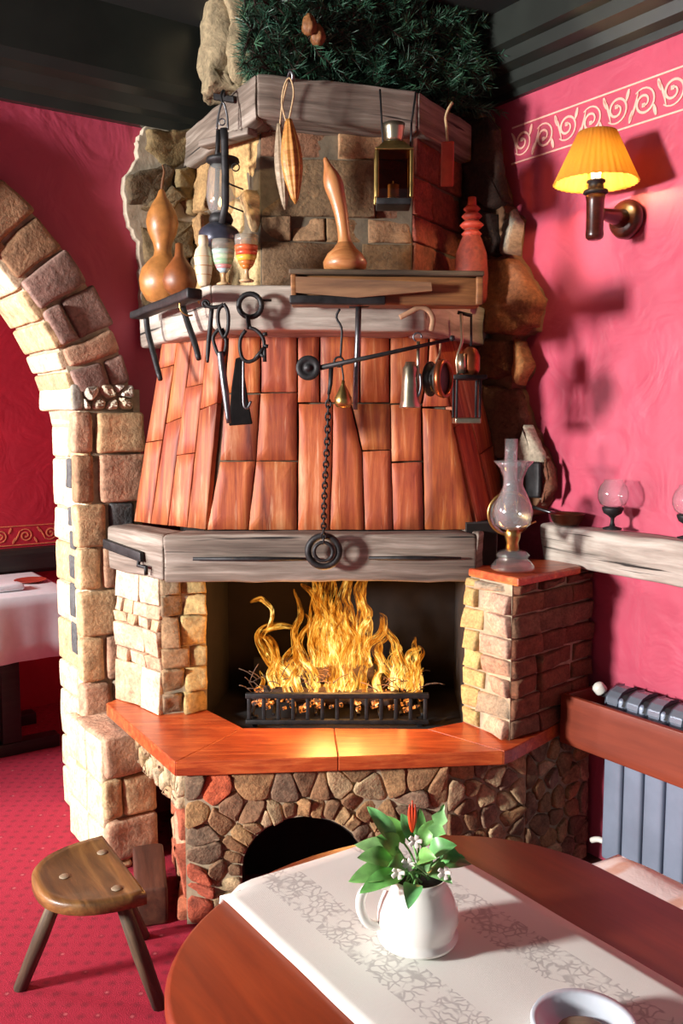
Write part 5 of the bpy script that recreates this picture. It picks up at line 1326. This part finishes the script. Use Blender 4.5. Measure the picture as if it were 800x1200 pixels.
for i in range(nE):
    for j in (0,nD): a = i*(nD+1)+j; fs.append((a,a+nD+1,N+a+nD+1,N+a))
for j in range(nD):
    for i in (0,nE): a = i*(nD+1)+j; fs.append((a,a+1,N+a+1,N+a))
mb.add(vs, fs, (1,1,1), ts)
o = mb.build('seat_pad', M['pad'], None, ED(e_back-.18,dA+.5,zs_)); tag(o, 'white seat pad with faint pink stripes spread on the bench', 'seat pad')
# ================================================================== TABLE
TZ = .75
def tt(e,d,z=TZ): return ED(e,d,z)
def outline(gr=0):
    o = []
    for i in range(33):
        a = PI*i/32; o.append((.852-(.408+gr)*math.cos(a), -.993-(.335+gr)*math.sin(a)))
    for i in range(33):
        a = PI*i/32; o.append((.852+(.408+gr)*math.cos(a), -.05+(.335+gr)*math.sin(a)))
    return o
tb = thing('dining_table', 'oval red-brown wooden table in front of the hearth', 'table', tt(.852,-.52,0))
def ovl(mb, layers):        # [(grow, z)]
    vs = []; ts = []; fs = []; n = 66
    for g_, z in layers:
        for (e,d) in outline(g_): vs.append(tt(e,d,z)); ts.append(V((d,e,z)))
    for k in range(len(layers)-1):
        for i in range(n): fs.append((k*n+i,k*n+(i+1)%n,(k+1)*n+(i+1)%n,(k+1)*n+i))
    fs.append(tuple(range(n-1,-1,-1))); fs.append(tuple(range((len(layers)-1)*n, len(layers)*n)))
    mb.add(vs, fs, (1,1,1), ts)
mb = MB(); ovl(mb, [(-.03,TZ-.036),(-.012,TZ-.036),(-.004,TZ-.030),(0,TZ-.020),(0,TZ-.010),(-.004,TZ-.003),(-.010,TZ)]); top = mb.build('tabletop', M['table'], tb)
mb = MB(); ovl(mb, [(-.10,TZ-.11),(-.10,TZ-.037)]); mb.build('apron', M['table'], tb)
for d in (-.80,-.24):
    mb = MB(); mb.lathe([(0,.045),(.06,.045),(.065,.08),(.05,.12),(.045,.3),(.06,.5),(.05,.6),(.08,.639),(0,.639)], tt(.852,d,0), 24); lg = mb.build('pedestal', M['table'], tb)
    mb = MB(); edbox(mb, .852-.30,.852+.30,d-.035,d+.035,0,.044,r=.012); mb.build('foot', M['table'], lg)
# runner
re0, re1, rd0, rd1 = .648, 1.066, -1.318, .12
mb = MB(); nE, nD = 18, 60; vs = []; ts = []; fs = []
for i in range(nE+1):
    for j in range(nD+1):
        e = re0+(re1-re0)*i/nE; d = rd0+(rd1-rd0)*j/nD
        ee = (e-.852)/.408; lim = -.993-.335*math.sqrt(max(0,1-ee*ee))
        dd = rd0+.02+.015*ee+(rd1-rd0)*j/nD
        z = TZ+.0040+.0016*mn.noise(V((e*12,d*8,3)))+.001
        if dd < lim+.004: z -= (lim+.004-dd)*.95; dd = lim-.004-(lim+.004-dd)*.18
        vs.append(tt(e+.003*mn.noise(V((d*5,0,0))),dd,z)); ts.append(V((e-re0,d,0)))
for i in range(nE):
    for j in range(nD): a = i*(nD+1)+j; fs.append((a,a+nD+1,a+nD+2,a+1))
mb.add(vs, fs, (1,1,1), ts)
o = mb.build('table_runner', M['runner'], None, tt(.852,-.6,TZ)); m_ = o.modifiers.new('t','SOLIDIFY'); m_.thickness = .0018; m_.offset = 1
tag(o, 'white linen runner with grey embroidered vines laid along the table', 'table runner')
# jug with plant
jz = TZ+.0085
jb = UZ(489,1100,jz)
jg = thing('plant_jug', 'white ceramic jug of green leaves standing on the table runner', 'plant jug', jb)
mb = MB(); mb.lathe([(0,.0),(.054,0),(.060,.004),(.062,.010),(.056,.013),(.057,.020),(.062,.034),(.061,.050),(.055,.068),(.047,.084),(.043,.096),(.045,.104),(.042,.104),(.040,.096),(.044,.084),(.052,.066),(.056,.05),(.055,.03),(0,.02)], jb, 40); mb.build('jug', M['white'], jg)
hd = V((-1,-.25,0)).normalized()
mb = MB(); mb.tube(smooth([jb+hd*.044+UPV*.090, jb+hd*.070+UPV*.097, jb+hd*.088+UPV*.084, jb+hd*.090+UPV*.060, jb+hd*.078+UPV*.036, jb+hd*.057+UPV*.028],4), .0075, 10, flat=.6); mb.build('handle', M['white'], jg)
mb = MB(); mb.lathe([(0,0),(.041,0),(.041,.004),(0,.006)], jb+UPV*.082, 24); mb.build('soil', M['bark'], jg)
def leaf(base_, tip, w, up, col, lobes=0, curl=.02):
    mb = MB(); n = 12; ax = (tip-base_); L = ax.length; a = ax.normalized(); sd = a.cross(V(up)).normalized(); nn = sd.cross(a)
    vs = []; fs = []; cl = []; ts = []
    for i in range(n+1):
        t = i/n; hw = w*math.sin(PI*min(1,t*.97+.03))**.8*(1-.25*t)
        if lobes: hw *= .72+.28*math.cos(t*lobes*2*PI)
        c = base_+ax*t+nn*(curl*math.sin(PI*t))-UPV*(curl*.9*t*t)
        for q in (-1,-.45,0,.45,1):
            p_ = c+sd*hw*q+nn*(abs(q)*hw*.28+.003*mn.noise((c+sd*q)*40))
            vs.append(p_); f = .8 if abs(q) < .1 else (1.35 if abs(q) == 1 and rl.random() < .6 else 1)
            cl.append((col[0]*f,col[1]*f,col[2]*f)); ts.append(p_)
    for i in range(n):
        for q in range(4): fs.append((i*5+q,i*5+q+1,(i+1)*5+q+1,(i+1)*5+q))
    mb.add(vs, fs, cl, ts); return mb
rl = random.Random(11)
Lf = [((475,1040),(418,1000),.016,1.0,-.02),((470,1045),(408,1028),.017,.9,-.03),((468,1048),(420,1042),.015,1.1,-.05),((478,1030),(430,940),.013,1.0,.03),((476,1025),(440,975),.017,1.05,.0),
      ((472,1020),(415,985),.016,.95,.03),((488,1030),(520,936),.015,1.15,.0),((490,1035),(508,955),.013,1.0,.03),((492,1040),(535,985),.016,.95,-.02),((494,1042),(545,1000),.017,.85,.0),
      ((495,1045),(552,1008),.012,.7,.03),((488,1045),(530,1030),.015,.9,-.05),((478,1048),(478,1060),.014,1.1,-.09),((484,1030),(470,948),.012,.9,.05),((486,1028),(492,942),.010,.9,.05),((482,1040),(455,1010),.016,1.1,-.06),((492,1030),(512,1000),.016,1.1,-.06),((480,1035),(446,950),.012,.85,.06),((484,1040),(500,1020),.014,1.0,-.08),((474,1042),(432,1020),.014,1.2,-.02)]
st_ = MB()
for (bx_,by_),(tx,ty),w,sh_,dy in Lf:
    tip = UY(tx,ty,jb.y+dy); base_ = jb+V((rl.uniform(-.02,.02),rl.uniform(-.02,.02),.09))
    m0 = base_.lerp(tip,.38)+UPV*.012
    st_.tube(smooth([base_, base_.lerp(m0,.5)+UPV*.008, m0],3), .0018, 5)
    c = (sh_*rl.uniform(.8,1.15), sh_*rl.uniform(.9,1.1), sh_*rl.uniform(.7,1.2))
    leaf(m0, tip, w*1.15, (0,-.55,.85), c, lobes=3 if dy == .0 and tx > 500 else 0, curl=.008).build('leaf', M['leaf'], jg)
st_.build('stem', M['leaf'], jg)
mb = MB(); ft = UY(483,938,jb.y); fb = UY(483,975,jb.y)
for q in (-1,0,1): mb.tube(smooth([fb, fb.lerp(ft,.5)+V((q*.004,0,0)), ft+V((q*.004,0,-.006*abs(q)))],3), [.002,.003,.0035,.003,.0025,.0015,.0008], 8)
mb.build('red_bract', M['flower_red'], jg)
for x,y in ((478,1012),(466,1022),(520,1022),(486,985)):
    mb = MB(); c = UY(x,y,jb.y-.045)
    for k in range(5):
        a = 2*PI*k/5; d = V((math.cos(a),-.3,math.sin(a)))*.0055; mb.box(c+d, d*.9, V((0,.0015,0)), V((-d.z,0,d.x))*.6, r=.0015, amp=.001, n=2)
    mb.build('blossom', M['petal'], jg)
# dish at the lower edge
db = UZ(684,1222,jz)
g = thing('dish', 'pale blue-white round dish at the near end of the table runner', 'dish', db)
mb = MB(); mb.lathe([(0,0),(.048,0),(.060,.010),(.068,.026),(.066,.030),(.058,.026),(.046,.012),(0,.009)], db, 36); mb.build('bowl', M['dish'], g)
mb = MB(); mb.lathe([(0,.0095),(.030,.0095),(.034,.013),(.028,.016),(0,.017)], db, 20); mb.build('contents', M['carved_pale'], g)
# ================================================================== STOOL
SZ = .40
e_a, e_b = UZ(120,978,SZ), UZ(172,1046,SZ); ce = (e_a+e_b)/2; hl = (e_b-e_a)/2; pd = V((-hl.y,hl.x,0)).normalized()
if pd.x > 0: pd = -pd
stl = thing('milking_stool', 'three-legged wooden stool with a half-round seat standing on the carpet', 'stool', V((ce.x,ce.y,0))+pd*.08)
def sprof(k): 
    o = []
    for i in range(25):
        a = PI*i/24; c, s_ = math.cos(a), math.sin(a)
        o.append(ce+hl*k*math.copysign(abs(c)**.82,c)*1.0+pd*(.225*k*abs(s_)**.82)-pd*.0)
    return o
mb = MB(); layers = [(.93,SZ-.036),(1.0,SZ-.030),(1.0,SZ-.006),(.97,SZ),(.86,SZ),(.80,SZ-.006)]
vs = []; ts = []; fs = []; n = 25
for k,z in layers:
    for p_ in sprof(k):
        q = p_+pd*(1-k)*.07; vs.append(V((q.x,q.y,z))); ts.append(V(((q-ce).dot(hl.normalized()),(q-ce).dot(pd),z)))
for k in range(len(layers)-1):
    for i in range(n): fs.append((k*n+i,k*n+(i+1)%n,(k+1)*n+(i+1)%n,(k+1)*n+i))
fs.append(tuple(range(n-1,-1,-1))); fs.append(tuple(range((len(layers)-1)*n,len(layers)*n)))
mb.add(vs, fs, (1,1,1), ts); seat = mb.build('seat', M['stool'], stl)
mort_px = [(120,1000),(76,1028),(137,1042)]
feet = [UZ(168,1098,0), UZ(24,1158,0), UZ(187,1180,0)]
for (mx,my),ft in zip(mort_px, feet):
    tp = UZ(mx,my,SZ-.008)
    mb = MB(); t2 = tp.lerp(ft,.09); mb.tube([t2, t2.lerp(ft,.5), ft+UPV*.001], [.017,.021,.019], 10); mb.build('leg', M['stool_leg'], stl)
    mb = MB(); mb.lathe([(0,0),(.015,0),(.013,.002),(0,.0025)], V((tp.x,tp.y,SZ-.0055)), 8); mb.build('tenon', M['carved_pale'], seat)
# brown box beside the hearth base
bo = V((-.615,2.74,0)); u = (V((-.585,3.04,0))-V((-.475,2.61,0))).normalized(); n_ = V((u.y,-u.x,0))*-1
mb = MB(); c = bo+UPV*.062
mb.box(c, u*.15, V((-u.y,u.x,0))*.05, UPV*.061, r=.012, amp=.004, n=6)
o = mb.build('wooden_block', M['old_box'], None, bo); tag(o, 'dark brown wooden block on the carpet between stool and hearth base', 'block')
# ================================================================== THE ROOM BEHIND THE ARCH
tb2 = thing('trestle_table', 'black trestle table in the room behind the arch', 'table', PLw(-2.0,-1.15,0))
def lbx(mb,s0,s1,o0,o1,z0,z1,**k):
    k.setdefault('r',.004); k.setdefault('amp',0)
    mb.hexa([PLw(s0,o0,z0),PLw(s1,o0,z0),PLw(s1,o1,z0),PLw(s0,o1,z0),PLw(s0,o0,z1),PLw(s1,o0,z1),PLw(s1,o1,z1),PLw(s0,o1,z1)], **k)
mb = MB(); lbx(mb,-3.0,-1.17,-1.48,-.90,.71,.745); mb.build('tabletop', M['black_wood'], tb2)
for s in (-1.46,-2.65):
    for o_ in (-1.36,-.98): mb = MB(); lbx(mb,s,s+.085,o_-.04,o_+.04,.06,.709); mb.build('leg', M['black_wood'], tb2)
for q0 in (-1.02,-1.40): mb = MB(); lbx(mb,-2.9,-1.2,q0,q0+.08,0,.058); mb.build('foot_rail', M['black_wood'], tb2)
mb = MB(); lbx(mb,-2.56,-1.47,-1.2,-1.16,.3,.42); mb.build('stretcher', M['black_wood'], tb2)
mb = MB(); ns, no = 60, 20; vs = []; fs = []
S0, S1, O0, O1 = -3.03, -1.14, -1.51, -.87
loop = [(S0+(S1-S0)*i/ns,O1) for i in range(ns)]+[(S1,O1+(O0-O1)*i/no) for i in range(no)]+[(S1+(S0-S1)*i/ns,O0) for i in range(ns)]+[(S0,O0+(O1-O0)*i/no) for i in range(no)]
nL = len(loop); cs, co = (S0+S1)/2, (O0+O1)/2
for kk,(z,gw) in enumerate([(.751,-.012),(.748,0),(.70,.006),(.62,.012),(.54,.018),(.46,.024)]):
    for i,(s_,o_) in enumerate(loop):
        w = gw+(.010*math.sin(i*.55)+.006*math.sin(i*1.31))*max(0,kk-1)/4
        ds = (1 if s_ >= S1-1e-6 else (-1 if s_ <= S0+1e-6 else 0)); do = (1 if o_ >= O1-1e-6 else (-1 if o_ <= O0+1e-6 else 0))
        vs.append(PLw(s_+ds*w,o_+do*w,z))
for k in range(5):
    for i in range(nL): fs.append((k*nL+i,(k+1)*nL+i,(k+1)*nL+(i+1)%nL,k*nL+(i+1)%nL))
fs.append(tuple(range(nL)))
mb.add(vs, fs, (1,1,1), None); o = mb.build('tablecloth', M['cloth'], None, PLw(-2.0,-1.15,.75)); m_ = o.modifiers.new('t','SOLIDIFY'); m_.thickness = .002; m_.offset = 1
tag(o, 'white cloth draped over the trestle table behind the arch', 'tablecloth')
q = UZ(8,692,.754); o = MB(); o.box(q+UPV*.018, DL*.07, NL*.05, UPV*.017, r=.014, amp=.004, n=4)
o = o.build('folded_napkin', M['cloth'], None, q); tag(o, 'folded white napkin lying on the tablecloth behind the arch', 'napkin')
q = UZ(36,682,.754); o = MB(); o.lathe([(0,0),(.04,0),(.075,.010),(.078,.013),(.072,.012),(.04,.005),(0,.005)], q, 28)
o = o.build('plate', M['red_wood'], None, q); tag(o, 'brown-red plate lying on the tablecloth behind the arch', 'plate')
# ================================================================== LIGHT
def light(kind, name, loc, energy, col=(1,1,1), **k):
    d = bpy.data.lights.new(name, kind); d.energy = energy; d.color = col
    for a, b in k.items(): setattr(d, a, b)
    o = bpy.data.objects.new(name, d); COL.objects.link(o); o.location = loc; return o
key = light('AREA', 'key_light', (-4.2,.05,1.85), 560, (1,.98,.95), size=.5)  # unseen area lamp on the left, set by the direction of the shadows
key.rotation_euler = (V((.1,2.9,1.3))-key.location).to_track_quat('-Z','Y').to_euler()
ps = WR(697,213,.19)
light('POINT', 'sconce_light', ps+V((0,0,.01)), 48, (1,.68,.34), shadow_soft_size=.02)
light('POINT', 'fire_light', (-.02,3.02,.74), 20, (1,.45,.12), shadow_soft_size=.12)
light('POINT', 'fire_light', (.15,3.0,.62), 3, (1,.42,.1), shadow_soft_size=.08)
light('POINT', 'far_room_light', PLw(-2.3,-1.3,1.75), 10, (1,.5,.3), shadow_soft_size=.06)
fk = light('AREA', 'far_fill_light', PLw(-3.9,-.75,1.9), 120, (.95,.98,1), size=.5)  # added unseen area lamp, brightens the tablecloth and room behind the arch
fk.rotation_euler = (PLw(-1.6,-1.2,.6)-fk.location).to_track_quat('-Z','Y').to_euler()
w = bpy.data.worlds.new('world'); SC.world = w; w.use_nodes = True
w.node_tree.nodes['Background'].inputs[0].default_value = (.9,.93,1,1); w.node_tree.nodes['Background'].inputs[1].default_value = .17
SC.view_settings.view_transform = 'Standard'; SC.view_settings.look = 'None'; SC.view_settings.exposure = 0; SC.view_settings.gamma = 1
SC.view_settings.use_curve_mapping = False
